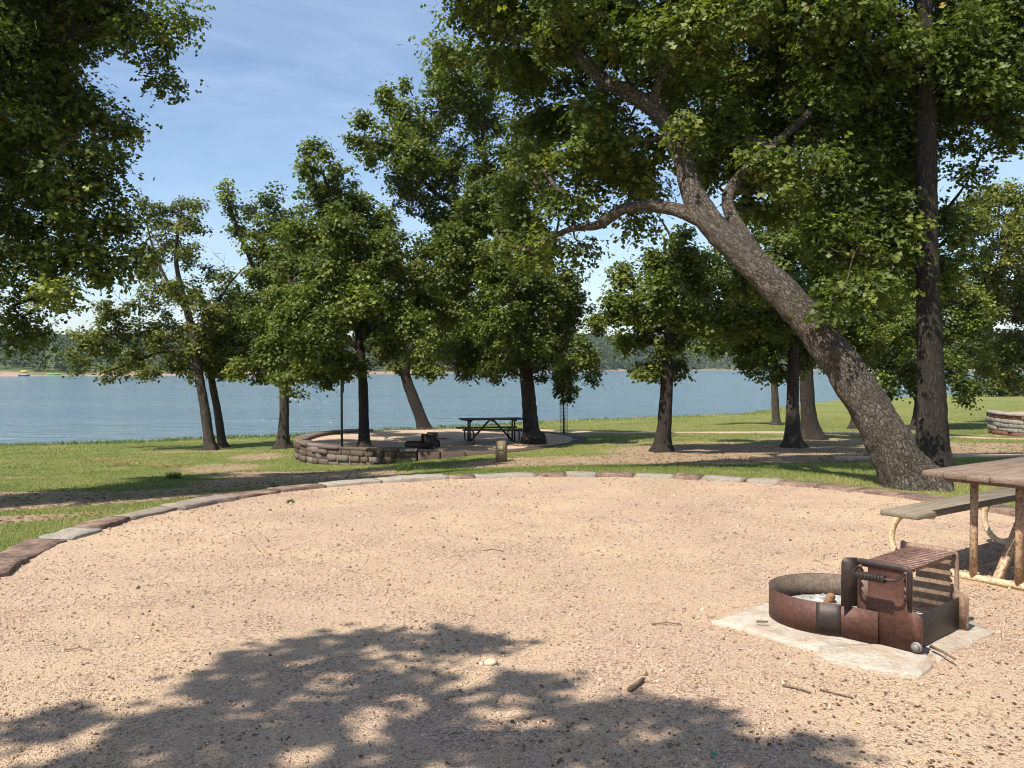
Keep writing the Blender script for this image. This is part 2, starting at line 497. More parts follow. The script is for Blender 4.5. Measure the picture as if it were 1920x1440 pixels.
_ctl = [(-40, 30, -1.7), (-40, 8, -.6), (-20, 2, -.25), (-5, 8, -.34), (-9, 8, -.42), (-3.6, 11.4, -.34), (-9, 13, -.72), (-16, 14, -.8), (-8, 20, -1.1), (-18, 20, -1.15), (-10, 28, -1.48),
        (-20, 29, -1.6), (-12, 33, -1.62), (-25, 35, -1.8), (-12, 41, -1.85), (-7.6, 30, -1.5), (-6.3, 26.3, -1.45), (-4.7, 24.8, -1.36), (-2.4, 24.6, -1.12), (-5, 18, -.85), (-2, 13, -.22),
        (-2, 18, -.68), (-1.0, 25.0, -.99), (.3, 25.4, -.97), (1.2, 26.4, -.93), (.5, 23.5, -.93), (.5, 13, -.05), (1.5, 18, -.5), (3, 30, -.98), (2.5, 25, -.87), (-2.4, 37, -1.3), (-8, 40, -1.7), (-5, 45, -1.8), (2, 46, -1.6), (4, 13, -.02), (6, 12, -.01), (9, 12, 0.), (14, 10, .05), (12, 3, .02), (5, 17, -.36),
        (10, 17, -.3), (7, 24, -.8), (15, 24, -.72), (9, 30, -.95), (17, 31, -1.02), (8, 35, -1.07), (22, 35, -1.08), (12, 45, -1.35), (28, 46, -1.25), (16, 57, -1.75), (35, 75, -1.55), (60, 60, -1.0), (70, 105, -1.7), (95, 100, -1.2), (90, 30, -.4), (40, 20, -.5), (40, 5, 0.), (-40, -20, -.1), (0, -20, .05), (40, -20, .2), (0, 0, 0.), (-5, 3, -.1), (6.3, 8, .0)]
_C = np.array(_ctl, float)


def _phi(d2): return .5 * d2 * np.log(d2 + 1e-9)


_n = len(_C)
_d2 = ((_C[:, None, :2] - _C[None, :, :2]) ** 2).sum(-1)
_A = np.zeros((_n + 3, _n + 3))
_A[:_n, :_n] = _phi(_d2) + np.eye(_n) * .6
_A[:_n, _n] = 1; _A[:_n, _n + 1:] = _C[:, :2]
_A[_n, :_n] = 1; _A[_n + 1:, :_n] = _C[:, :2].T
_W = np.linalg.solve(_A, np.concatenate([_C[:, 2], np.zeros(3)]))


def gz(X, Y):
    """height of the ground"""
    X = np.asarray(X, float); Y = np.asarray(Y, float)
    x = np.clip(X, -40, 95).ravel(); y = np.clip(Y, -20, 105).ravel()
    z = np.zeros(x.size)
    for i in range(0, x.size, 40000):
        s = slice(i, i + 40000)
        d2 = (x[s, None] - _C[None, :, 0]) ** 2 + (y[s, None] - _C[None, :, 1]) ** 2
        z[s] = _phi(d2) @ _W[:_n] + _W[_n] + _W[_n + 1] * x[s] + _W[_n + 2] * y[s]
    z = z.reshape(X.shape)
    s = shore(X, Y)
    z = np.maximum(z, -1.9)
    z = z + .03 * (vn2(X, Y, .7, 3) - .5) + .10 * (vn2(X, Y, .16, 4) - .5) * np.clip((np.hypot(X - P1[0], Y - P1[1]) - 5) / 6, 0, 1)
    cap = WATER_Z + .22 * s
    z = np.minimum(z, np.where(s < 8, cap, 99))
    return np.maximum(z, -6)


def gpt(u, v):
    """point where the ray of pixel (u, v) first meets the ground"""
    Ys = np.concatenate([np.arange(2.5, 60, .05), np.arange(60, 300, .5)])
    a = pt(u, v, 1.0)
    X = a[0] * Ys
    Z = CAMH + (a[2] - CAMH) * Ys
    hit = np.nonzero(Z <= gz(X, Ys))[0]
    i = hit[0] if len(hit) else len(Ys) - 1
    return np.array([X[i], Ys[i], float(gz(X[i], Ys[i]))])


def bare_mask(X, Y):
    """0 lawn .. 1 bare earth"""
    b = np.zeros(np.shape(X))

    def blob(cx, cy, rx, ry, k=1.0, rot=0.0):
        dx, dy = X - cx, Y - cy
        c, s = math.cos(rot), math.sin(rot)
        q = ((dx * c + dy * s) / rx) ** 2 + ((-dx * s + dy * c) / ry) ** 2
        return k * np.clip(1.35 - q, 0, 1)
    for a in ((-4.6, 19.8, 2.6, 3.8, .95), (-5.2, 22.6, 3.2, 1.5, .95), (-8.4, 25.2, 1.6, 2.4, .6), (-8.5, 29.5, 1.2, 2.0, .6), (-8.5, 15.6, 5.0, 2.0, .62), (-7.5, 14.6, 3.6, .9, 1.), (-9.0, 12.2, 3.6, .7, 1.), (-5.5, 16.9, 2.6, .9, .8), (-11, 17.0, 4, .9, .8), (-13, 22, 3, .7, .45), (-12, 28, 3, 1., .4), (-11.6, 32.2, 3.4, .7, .55),
              (.3, 22.3, 2.2, 2.0, .75), (4.5, 21.0, 4.5, 2.6, 1.), (8.5, 24.2, 6.5, 3.0, 1.), (5.5, 20, 6, 2.6, .7), (5, 27.2, 3.6, 1.5, .55), (3.8, 15.4, 1.6, .9, .6), (13.5, 22.5, 5, 3.2, .8), (10.5, 29, 3, 2.2, .8), (14.5, 26.5, 2.5, 1.6, .7), (20, 22.8, 7, 1.4, .8), (-1, 17.5, 2.0, 1.0, .25), (6.1, 12.4, 1.2, .8, .45), (14, 33.3, 9, .8, .6)):
        b = np.maximum(b, blob(*a))
    return b


# nonuniform grid, fine in front of the camera
xs = np.concatenate([np.linspace(-900, -60, 22)[:-1], np.linspace(-60, -24, 30)[:-1], np.linspace(-24, 26, 230)[:-1], np.linspace(26, 70, 60)[:-1], np.linspace(70, 900, 30)])
ys = np.concatenate([np.linspace(-400, -20, 18)[:-1], np.linspace(-20, 5, 36)[:-1], np.linspace(5, 40, 170)[:-1], np.linspace(40, 70, 70)[:-1], np.linspace(70, 130, 50)[:-1], np.linspace(130, 700, 24)])
GX, GY = np.meshgrid(xs, ys)
GZ = gz(GX, GY)
# the soil lies lower underneath the two gravel circles
d1 = np.hypot(GX - P1[0], GY - P1[1])
GZ = np.where(d1 < R1 + .22, np.minimum(GZ, -.14), GZ)
GZ = np.where((GY < 7.6) & (np.abs(GX - .7) < 7.5) & (GY > -12), np.minimum(GZ, -.14 - .0 * GX), GZ)
d2_ = np.hypot(GX - P2[0], GY - P2[1])
GZ = np.where(d2_ < R2 + .25, np.minimum(GZ, Z2 - .12), GZ)


def grid_faces(ny, nx):
    i = np.arange(ny - 1)[:, None] * nx + np.arange(nx - 1)[None, :]
    return np.stack([i, i + 1, i + nx + 1, i + nx], -1).reshape(-1, 4)


lawn = np_mesh('ground', np.stack([GX, GY, GZ], -1).reshape(-1, 3), [grid_faces(len(ys), len(xs))], M['ground'], None, True,
               {'bare': bare_mask(GX, GY).ravel()})
tag(lawn, kind='structure')

# lake
np_w = np_mesh('lake_water', [(-2500, 20, WATER_Z), (2500, 20, WATER_Z), (2500, 2400, WATER_Z), (-2500, 2400, WATER_Z)], [np.array([[0, 1, 2, 3]])], M['water'])
tag(np_w, kind='structure')

# near gravel circle with its approach: disc + apron towards and behind the camera
g = Geo()
nx_, ny_ = 150, 190
gx = np.linspace(-6.6, 8.0, nx_); gy = np.linspace(-9, 12.2, ny_)
AX, AY = np.meshgrid(gx, gy)
AZ = .020 * (vn2(AX, AY, .9, 11) - .5) + .012 * (vn2(AX, AY, 3.1, 12) - .5)
dd = np.hypot(AX - P1[0], AY - P1[1])
inside = (dd < R1 + .16)
approach = (AY < 6.6) & (np.abs(AX - .7) < 7.2)
ok = inside | approach
F = grid_faces(ny_, nx_)
okf = ok.ravel()[F].all(1)
# snap the rim to the circle under the kerb
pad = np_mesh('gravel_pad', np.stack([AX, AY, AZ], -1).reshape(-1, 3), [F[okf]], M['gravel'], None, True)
tag(pad, kind='structure')

# far gravel circle
a_ = np.linspace(0, 2 * math.pi, 65)[:-1]
rr = np.linspace(.05, 1, 14) * (R2 + .1)
V = np.stack([P2[0] + rr[:, None] * np.cos(a_), P2[1] + rr[:, None] * np.sin(a_), np.full((14, 64), Z2)], -1)
V[..., 2] += .03 * (vn2(V[..., 0], V[..., 1], .8, 15) - .5)
i = np.arange(13)[:, None] * 64; j = np.arange(64)[None, :]
Fq = np.stack([i + j, i + (j + 1) % 64, i + 64 + (j + 1) % 64, i + 64 + j], -1).reshape(-1, 4)
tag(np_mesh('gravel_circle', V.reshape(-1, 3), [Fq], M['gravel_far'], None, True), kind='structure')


def drape(name, pts, w, mat, off=.02):
    """a strip laid on the ground along a polyline"""
    pts = np.asarray(pts, float)
    s = np.concatenate([[0], np.cumsum(np.linalg.norm(np.diff(pts, axis=0), axis=1))])
    n = int(s[-1] / .3)
    q = np.linspace(0, s[-1], n)
    c = np.stack([np.interp(q, s, pts[:, 0]), np.interp(q, s, pts[:, 1])], -1)
    for _ in range(12): c[1:-1] = (c[:-2] + c[1:-1] * 2 + c[2:]) / 4
    t = np.gradient(c, axis=0); t /= np.linalg.norm(t, axis=1)[:, None]
    nn = np.stack([-t[:, 1], t[:, 0]], -1)
    k = np.linspace(-1, 1, 9)
    wob = 1 + .22 * (vn2(c[:, 0], c[:, 1], 1.1, 21) - .5)
    P = c[:, None, :] + nn[:, None, :] * (k[None, :, None] * w * wob[:, None, None])
    Z = gz(P[..., 0], P[..., 1]) + off - .05 * np.abs(k[None, :]) ** 6
    V = np.concatenate([P, Z[..., None]], -1).reshape(-1, 3)
    return tag(np_mesh(name, V, [grid_faces(n, 9)], mat, None, True), kind='structure')


pa = [gpt(u, v)[:2] for u, v in ((985, 806), (1100, 811), (1250, 811), (1400, 811), (1560, 812), (1700, 813), (1850, 822), (2100, 828))]
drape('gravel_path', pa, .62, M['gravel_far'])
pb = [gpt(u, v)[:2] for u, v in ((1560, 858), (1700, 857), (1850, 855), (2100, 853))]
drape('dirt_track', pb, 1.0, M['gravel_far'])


# ------------------------------------------------------------------ stonework
def arc_block(G, c, a0, a1, r0, r1, z0, z1, tint, seed, jit=.012, na=None):
    """a rough stone: rounded section swept along an arc"""
    bev = min(.006, (z1 - z0) * .2)
    sec = np.array([(r0, z0), (r0, z1 - bev), (r0 + bev, z1), ((r0 * 2 + r1) / 3, z1), ((r0 + 2 * r1) / 3, z1), (r1 - bev, z1), (r1, z1 - bev), (r1, (z0 + z1) / 2), (r1, z0 + bev * .6), (r1 - bev, z0)])
    n = na or max(3, int(abs(a1 - a0) * r1 / .06) + 1)
    A = np.linspace(a0, a1, n)
    k = len(sec)
    V = np.zeros((n, k, 3))
    V[..., 0] = c[0] + np.cos(A)[:, None] * sec[None, :, 0]
    V[..., 1] = c[1] + np.sin(A)[:, None] * sec[None, :, 0]
    V[..., 2] = sec[None, :, 1]
    V = V.reshape(-1, 3)
    N = (np.stack([vnoise(V * 8.0, seed + q * 31) for q in range(3)], -1) - .5) * np.array([1, 1, .3])
    N2 = (np.stack([vnoise(V * 2.2, seed + q * 37) for q in range(3)], -1) - .5) * np.array([1, 1, .3])
    N3 = (np.stack([vnoise(V * 21.0, seed + q * 41) for q in range(3)], -1) - .5) * np.array([1, 1, .3])
    V = V + N * jit * 2 + N2 * jit * 2.2 + N3 * jit * 1.1
    i = np.arange(n - 1)[:, None] * k; j = np.arange(k)[None, :]; j2 = (j + 1) % k
    q = np.stack([i + j, i + k + j, i + k + j2, i + j2], -1).reshape(-1, 4)
    c0, c1 = len(V), len(V) + 1
    V = np.concatenate([V, V[:k].mean(0)[None], V[-k:].mean(0)[None]])
    jj = np.arange(k); o = (n - 1) * k
    t = np.concatenate([np.stack([np.full(k, c0), jj, (jj + 1) % k], -1), np.stack([np.full(k, c1), o + (jj + 1) % k, o + jj], -1)])
    return G.add(V, q, t, tint)


# kerb of the near circle; the breaks follow the photographed stones
kr = empty('stone_kerb', (P1[0], P1[1], 0))
tag(kr, 'low curved kerb of white and red brown stones edging the near gravel circle', 'kerb')
KO = np.array([P1[0], P1[1], 0])


def kang(u, v):
    p = ptz(u, v, .05)
    return math.atan2(p[1] - P1[1], p[0] - P1[0])


ks = [(-150, 1170, .1), (0, 1070, .12), (70, 1040, .05), (150, 1003, .95), (255, 985, .15), (300, 968, .6), (392, 951, .62), (515, 936, .12), (575, 925, .2), (650, 914, 1.), (745, 905, .95), (862, 898, .15), (905, 895, .92), (1012, 891, .12), (1064, 891, .75), (1122, 890, .1), (1188, 890, .85),
      (1262, 891, .12), (1314, 892, .9), (1398, 896, .82), (1458, 902, .2), (1530, 908, .12), (1610, 915, .22), (1680, 924, .15), (1752, 935, .2), (1830, 950, .12), (1925, 970, .25)]
angs = [kang(u, v) for u, v, _ in ks]
angs = [a + (2 * math.pi if a < -1.9 else 0) for a in angs]
# carry the ring on outside the picture
while angs[0] < 3.5: angs.insert(0, angs[0] + .17); ks.insert(0, (0, 0, .1 + .6 * (len(ks) % 2)))
while angs[-1] > -.35: angs.append(angs[-1] - .19); ks.append((0, 0, .15))
for q in range(len(angs) - 1):
    gq = Geo()
    a1, a0 = angs[q] - .004, angs[q + 1] + .004
    if a1 - a0 < .02: continue
    rs = np.random.default_rng(100 + q)
    zo = .030 + rs.uniform(-.009, .010)
    arc_block(gq, (0, 0), a0, a1, R1 - .02 + rs.uniform(-.03, .03), R1 + .29 + rs.uniform(-.03, .03), -.14, zo, ks[q][2] + rs.uniform(-.05, .05), 50 + q, .024)
    gq.build('kerb_stone', M['kerb'], kr)
gq = Geo()
for q in range(70):   # wall under the kerb, seen only where the soil falls away
    a = angs[-1] + (angs[0] - angs[-1]) * q / 70
    a2 = angs[-1] + (angs[0] - angs[-1]) * (q + 1) / 70 - .004
    arc_block(gq, (0, 0), a, a2, R1 + .05, R1 + .31, -.60, -.15, RNG.uniform(0, 1), 300 + q, .008, 3)
gq.build('wall_base', M['wall'], kr)

# retaining wall of the far circle
w2 = empty('stone_retaining_wall', (P2[0], P2[1], Z2))
tag(w2, 'round dry stone retaining wall holding up the far gravel circle', 'retaining wall')
gs, gc = Geo(), Geo()
rs = np.random.default_rng(5)
DEG = math.radians
zt = .02
for course in range(4):
    z1 = zt - course * .165
    a = DEG(128)
    while a < DEG(266):
        L = rs.uniform(.26, .62) / 4.85
        a2 = min(a + L, DEG(266))
        if DEG(266) - a2 < .04: a2 = DEG(266)
        arc_block(gs, (0, 0), a + .005, a2 - .005, 4.5, 4.86 + rs.uniform(-.045, .04), z1 - .161, z1 - rs.uniform(0, .006), rs.uniform(0, 1), int(rs.integers(1e4)), .009)
        a = a2
gs.build('stonework', M['wall'], w2)
n = 60
A = np.linspace(DEG(127.5), DEG(265.7), n)
for q in range(n - 1): pass
sec = np.array([(4.52, -.75), (4.52, .0), (4.80, .0), (4.80, -.75)])
V = np.stack([np.cos(A)[:, None] * sec[None, :, 0], np.sin(A)[:, None] * sec[None, :, 0], np.broadcast_to(sec[None, :, 1], (n, 4))], -1).reshape(-1, 3)
i = np.arange(n - 1)[:, None] * 4; j = np.arange(4)[None, :]
gc.add(V, np.stack([i + j, i + 4 + j, i + 4 + (j + 1) % 4, i + (j + 1) % 4], -1).reshape(-1, 4))
gc.build('mortar_core', M['mortar'], w2)
a = DEG(-94)
q = 0
while a < DEG(266):
    L = rs.uniform(.6, 1.05) / 4.7
    a2 = min(a + L, DEG(266))
    low = (a < DEG(127))
    cp = Geo()
    arc_block(cp, (0, 0), a + .004, a2 - .004, 4.42 + rs.uniform(-.03, .03), 4.88 + rs.uniform(-.03, .04), .022 if not low else -.55, .105 + rs.uniform(-.012, .012) if not low else .012 + rs.uniform(-.01, .012), rs.uniform(.35, 1) if not low else rs.uniform(0, .4), int(rs.integers(1e4)), .014)
    cp.build('cap_stone', M['wall'], w2)
    a = a2
    q += 1

# wall of a third circle at the right edge
c3 = np.array([23.3, 33.4]); z3 = float(gz(18.3, 32)) - .05
w3 = empty('banded_stone_wall', (c3[0], c3[1], z3))
tag(w3, 'coursed grey and rust stone wall at the right edge beyond the twin oaks', 'stone wall')
g3 = Geo()
for course in range(5):
    a = DEG(150)
    while a < DEG(285):
        a2 = a + rs.uniform(.5, .95) / 4.7
        arc_block(g3, (0, 0), a + .004, a2 - .004, 4.35, 4.72 + rs.uniform(-.03, .03), course * .155 + .004, course * .155 + .151, (rs.uniform(0, .25) if (course in (0, 4) and rs.random() < .75) else rs.uniform(.4, 1)), int(rs.integers(1e4)), .008)
        a = a2
g3.build('stonework', M['wall2'], w3)
g3 = Geo()
a = DEG(150)
while a < DEG(285):
    a2 = a + rs.uniform(.8, 1.2) / 4.7
    arc_block(g3, (0, 0), a + .004, a2 - .004, 4.28, 4.76, .776, .85, rs.uniform(.5, 1), int(rs.integers(1e4)), .012)
    a = a2
g3.build('coping', M['wall2'], w3)
g3 = Geo()
A = np.linspace(0, 2 * math.pi, 49)[:-1]
g3.add(np.concatenate([np.stack([4.36 * np.cos(A), 4.36 * np.sin(A), np.full(48, .70)], -1), [[0, 0, .70]]]), None, [[48, q, (q + 1) % 48] for q in range(48)])
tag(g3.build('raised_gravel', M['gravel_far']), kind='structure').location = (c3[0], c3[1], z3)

# flat ledge stones beyond the far circle, where the path begins
for u, v, lab in ((1022, 803, 'flat pale ledge stone lying at the rim of the far gravel circle'),):
    p = ptz(u, v, Z2 + .1)
    gl = Geo()
    gl.box((0, 0, 0), (.48, .35, .07), None, .02, .8)
    o = gl.build('ledge_stone', M['wall2'])
    o.location = p; o.location.z = float(gz(p[0], p[1])) + .06
    tag(o, lab, 'ledge stone')


# ------------------------------------------------------------------ fire ring
def holed_plate(outer, holes, thick):
    """flat plate in local XZ with cut-outs, given a thickness along Y"""
    bm = bmesh.new()
    es = []
    for lp in [outer] + holes:
        vs = [bm.verts.new((x, 0, z)) for x, z in lp]
        for q in range(len(vs)):
            es.append(bm.edges.new((vs[q], vs[(q + 1) % len(vs)])))
    bmesh.ops.triangle_fill(bm, edges=es, use_beauty=True, use_dissolve=False)
    r = bmesh.ops.extrude_face_region(bm, geom=list(bm.faces))
    bmesh.ops.translate(bm, vec=(0, thick, 0), verts=[e for e in r['geom'] if isinstance(e, bmesh.types.BMVert)])
    bmesh.ops.recalc_face_normals(bm, faces=list(bm.faces))
    return bm


def rounded(pts, r, seg=5):
    """round the corners of a closed polyline; r may be a list"""
    out = []
    n = len(pts)
    for q in range(n):
        p = np.array(pts[q], float); a = np.array(pts[q - 1], float); b = np.array(pts[(q + 1) % n], float)
        rr_ = r[q] if isinstance(r, (list, tuple)) else r
        if rr_ <= 0: out.append(tuple(p)); continue
        da = (a - p) / np.linalg.norm(a - p); db = (b - p) / np.linalg.norm(b - p)
        s, e = p + da * rr_, p + db * rr_
        for t in np.linspace(0, 1, seg):
            out.append(tuple((1 - t) ** 2 * s + 2 * t * (1 - t) * p + t * t * e))
    return out


def make_fire_ring():
    """local x runs from the ring towards the grill end, local y from the near plate to the far one"""
    root = empty('fire_ring', (0, 0, 0))
    R, H, L, W = .375, .18, .59, .325
    # curved shell: a circle opened where the grill box joins, then two straight cheeks
    th0 = math.asin(W * .985 / R)
    A = np.linspace(th0, 2 * math.pi - th0, 61)
    path = [(R * math.cos(a), R * math.sin(a)) for a in A]
    path = [(.40, R * math.sin(th0))] + path + [(.40, -R * math.sin(th0))]
    P = np.array(path)
    T = np.gradient(P, axis=0); T /= np.linalg.norm(T, axis=1)[:, None]
    N = np.stack([T[:, 1], -T[:, 0]], -1)

    def shell(off0, off1, z0, z1, sl=slice(None)):
        p, nn = P[sl], N[sl]
        n = len(p)
        cs = [(off0, z0), (off1, z0), (off1, z1), (off0, z1)]
        V = np.stack([np.concatenate([p + nn * o, np.full((n, 1), z)], 1) for o, z in cs], 1).reshape(-1, 3)
        i = np.arange(n - 1)[:, None] * 4; j = np.arange(4)[None, :]
        q = np.stack([i + j, i + (j + 1) % 4, i + 4 + (j + 1) % 4, i + 4 + j], -1).reshape(-1, 4)
        q = np.concatenate([q, [[3, 2, 1, 0]], [[(n - 1) * 4 + k for k in range(4)]]])
        return V, q
    g = Geo(); g.add(*shell(.0, .004, .004, H))
    ring = g.build('ring', M['rust'], root)
    g = Geo(); g.add(*shell(-.004, -.0005, .006, H - .002, slice(2, -2)))
    g.build('lining', M['rust_in'], ring)
    # dark reinforcing patch on the camera side of the ring
    ia = int(np.argmin(np.abs(A - DEG(287))))
    g = Geo(); g.add(*shell(.0045, .008, .012, H - .004, slice(ia, ia + 6)))
    g.build('patch_plate', M['black_steel'], ring)
    # side plates with saw-tooth slots
    x0, x1, HT = .28, .575, .45

    def saw(xs, xt, w):
        """slot with one straight side at xs and saw teeth on the side at xt"""
        z0, pitch, n = .408, .040, 4
        teeth = []
        for q in range(n):
            teeth += [(xt, z0 - q * pitch), (xt + w, z0 - q * pitch - .022), (xt + w * .9, z0 - q * pitch - .030)]
        teeth.append((xt, z0 - n * pitch))
        return teeth + [(xs, z0 - n * pitch), (xs, z0)]
    for s in (-1, 1):
        outer = rounded([(x0, .0), (x1 + .055, .0), (x1 + .055, .20), (x1, .215), (x1, HT), (x0, HT)], [0, .02, .035, .012, .05, .02])
        holes = [saw(x0 + .058, x0 + .018, .016), saw(x1 - .022, x1 - .050, .016)]
        bm = holed_plate(outer, holes, .006)
        g = Geo(); g.bm(bm, (0, s * (W - .014) - .003, 0))
        pl = g.build('side_plate', M['rust'] if s < 0 else M['burnt'], root)
        yy = s * (W - .012)
        # out-turned flange on the fire side, rounded on top
        fl = rounded([(0, H + .004), (.085, H + .004), (.085, HT), (0, HT)], [0, 0, .035, .0])
        bm = holed_plate(fl, [], .005)
        g = Geo()
        ax = np.array([[-.72, s * .69, 0], [s * .69, .72, 0], [0, 0, 1]])
        g.bm(bm, (x0, yy, 0), ax)
        g.build('flange', M['black_steel'], pl)
        # blackened band along the top and the outer edge
        band = rounded([(x0, HT - .034), (x1 - .022, HT - .034), (x1 - .022, .222), (x1 - .001, .222), (x1 - .001, HT - .001), (x0, HT - .001)], [0, .03, 0, 0, .05, .004])
        bm = holed_plate(band, [], .004)
        g = Geo(); g.bm(bm, (0, yy + (s * .0065 if s > 0 else -.0125), 0))
        g.build('blackened_band', M['black_steel'], pl)
        g = Geo()
        a = np.arange(6) * math.pi / 3
        g.tube([(x1 + .025, yy + s * .002, .035), (x1 + .025, yy + s * .008, .035)], .029, 20)
        g.tube([(x1 + .025, yy + s * .008, .035), (x1 + .025, yy + s * .022, .035)], .020, 6)
        g.build('hinge_bolt', M['bolt'], pl)
    # end panel closing the grill box
    g = Geo(); g.box((L - .012, 0, H / 2 + .003), (.003, W - .020, H / 2 - .002), None, .001)
    g.build('end_panel', M['black_steel'], root)
    # grate: bars along x on two cross rods, with the spring handle sticking out on the near side
    g = Geo()
    zg = .425
    for k in range(14):
        y = -W + .034 + k * (2 * W - .068) / 13
        g.box(((x0 + x1) / 2, y, zg), ((x1 - x0) / 2 - .014, .0125, .006), None, .004)
    for x in (x0 + .024, x1 - .028):
        g.tube([(x, -W - .03, zg - .013), (x, W + .035, zg - .013)], .008, 8)
    gr = g.build('grate', M['grate'], root)
    g = Geo()
    yh = -W - .115
    xa, xb = x0 + .024, x1 - .028
    g.tube([(xa, -W - .03, zg - .013), (xa, yh + .03, zg - .03), (xa + .008, yh + .008, zg - .034), (xa + .03, yh, zg - .036), (xb - .03, yh, zg - .036), (xb - .008, yh + .008, zg - .034), (xb, yh + .03, zg - .03), (xb, -W - .03, zg - .013)], .0075, 8)
    t = np.linspace(0, 1, 340)
    an = t * 2 * math.pi * 20
    g.tube(np.stack([xa + .035 + t * .15, yh + .019 * np.cos(an), zg - .036 + .019 * np.sin(an)], -1), .0036, 5)
    g.build('spring_handle', M['black_steel'], gr, True)
    return root


fr = make_fire_ring()
tag(fr, 'rusty steel fire ring with raised cooking grate, on pale flagstones by the near table', 'fire ring', 'campfire rings with cooking grates')
q_ = np.array([.73, .685]); p_ = np.array([.685, -.73])
FO = np.array([1.91, 5.20])
fr.location = (FO[0], FO[1], .016)
fr.rotation_euler = (0, 0, math.atan2(p_[1], p_[0]))


def copy_tree(o, parent=None):
    c = o.copy()
    COL.objects.link(c)
    c.parent = parent
    for ch in list(o.children):
        copy_tree(ch, c)
    return c


def fr_world(x, y, z=.0):
    return np.array([FO[0] + p_[0] * x + q_[0] * y, FO[1] + p_[1] * x + q_[1] * y, z])


# flagstones beneath
def slab(name, px, z, t, label, seed, tint):
    pts = np.array([ptz(u, v, z)[:2] for u, v in px])
    # subdivide and roughen the outline
    out = []
    for a, b in zip(pts, np.roll(pts, -1, 0)):
        m = max(2, int(np.linalg.norm(b - a) / .05))
        for k in range(m): out.append(a + (b - a) * k / m)
    out = np.array(out)
    out = out + (np.stack([vn2(out[:, 0], out[:, 1], 9, seed), vn2(out[:, 0], out[:, 1], 9, seed + 1)], -1) - .5) * .035
    c = out.mean(0)
    n = len(out)
    rings = []
    for k, zz in ((1.0, z - t), (1.0, z - .006), (.985, z), (.8, z + .002), (.6, z), (.4, z + .002), (.2, z)):
        w = c + (out - c) * k
        rings.append(np.concatenate([w, (zz + .006 * (vn2(w[:, 0], w[:, 1], 6, seed + 3) - .5))[:, None]], 1))
    V = np.concatenate(rings + [np.array([[c[0], c[1], z]])])
    i = np.arange(6)[:, None] * n; j = np.arange(n)[None, :]
    Q = np.stack([i + j, i + (j + 1) % n, i + n + (j + 1) % n, i + n + j], -1).reshape(-1, 4)
    T = [[len(V) - 1, 6 * n + k, 6 * n + (k + 1) % n] for k in range(n)]
    g = Geo(); g.add(V, Q, T, tint)
    o = g.build(name, M['slab'])
    return tag(o, label, 'flagstone', 'flagstones under the near fire ring')


slab('flagstone', [(1332, 1163), (1390, 1146), (1440, 1130), (1560, 1120), (1640, 1150), (1665, 1215), (1640, 1226), (1530, 1217), (1462, 1200), (1400, 1180)], .014, .06, 'cream flagstone with a pointed tip poking out left of the fire ring', 3, .8)
slab('flagstone', [(1540, 1212), (1660, 1205), (1735, 1222), (1752, 1244), (1722, 1266), (1650, 1256), (1580, 1241), (1530, 1228)], .019, .06, 'cream flagstone with a broken edge in front of the hinge bolt', 8, .65)
slab('flagstone', [(1672, 1155), (1800, 1150), (1862, 1186), (1840, 1200), (1758, 1240), (1742, 1222), (1670, 1205)], .012, .06, 'pale flagstone sticking out right of the fire ring box', 14, .45)

# ash bed and burnt wood inside the ring
g = Geo()
rs = np.random.default_rng(31)
n = 28
gxx = np.linspace(-.36, .58, 95); gyy = np.linspace(-.34, .34, 70)
EX, EY = np.meshgrid(gxx, gyy)
EZ = .012 + .030 * vn2(EX, EY, 9, 3) + .028 * vn2(EX, EY, 30, 5) + .016 * vn2(EX, EY, 70, 6) + .055 * np.clip(1 - ((EX + .05) / .3) ** 2 - (EY / .3) ** 2, 0, 1)
W_ = np.array([fr_world(x, y) for x, y in zip(EX.ravel(), EY.ravel())])
W_[:, 2] = .014 + EZ.ravel()
keep = (np.hypot(EX, EY) < .362) | ((EX > .2) & (EX < .575) & (np.abs(EY) < .315))
F = grid_faces(70, 95)
F = F[keep.ravel()[F].all(1)]
g.add(W_, F, None, np.clip(1.25 * (vn2(EX, EY, 22, 9).ravel() * .55 + vn2(EX, EY, 60, 10).ravel() * .45) - .25, 0, .85))
for k in range(150):
    a, r = rs.uniform(0, 6.28), .33 * math.sqrt(rs.random())
    w = fr_world(r * math.cos(a), r * math.sin(a), (.04 + .05 * max(0, 1 - (r / .33) ** 2)) + .02 * rs.random())
    bm = bmesh.new(); bmesh.ops.create_icosphere(bm, subdivisions=1, radius=1)
    ax = np.diag(rs.uniform(.003, .014, 3) * np.array([1, 1, .6])) @ np.array(Matrix.Rotation(rs.uniform(0, 6), 3, Vector(rs.normal(size=3))))
    g.bm(bm, w, ax, float(np.clip(rs.normal(.65, .3), 0, 1)))
tag(g.build('ash_bed', M['ash']), 'pale lumpy ash heap filling the inside of the near fire ring', 'ash', kind='stuff')
g = Geo()
g.box((0, 0, 0), (.026, .020, .065), None, .012, .5)
o = g.build('charred_log', M['char'])
o.location = fr_world(-.016, -.065, .115); o.rotation_euler = (.35, .25, .5)
tag(o, 'short brown piece of burnt firewood standing in the ash', 'firewood')


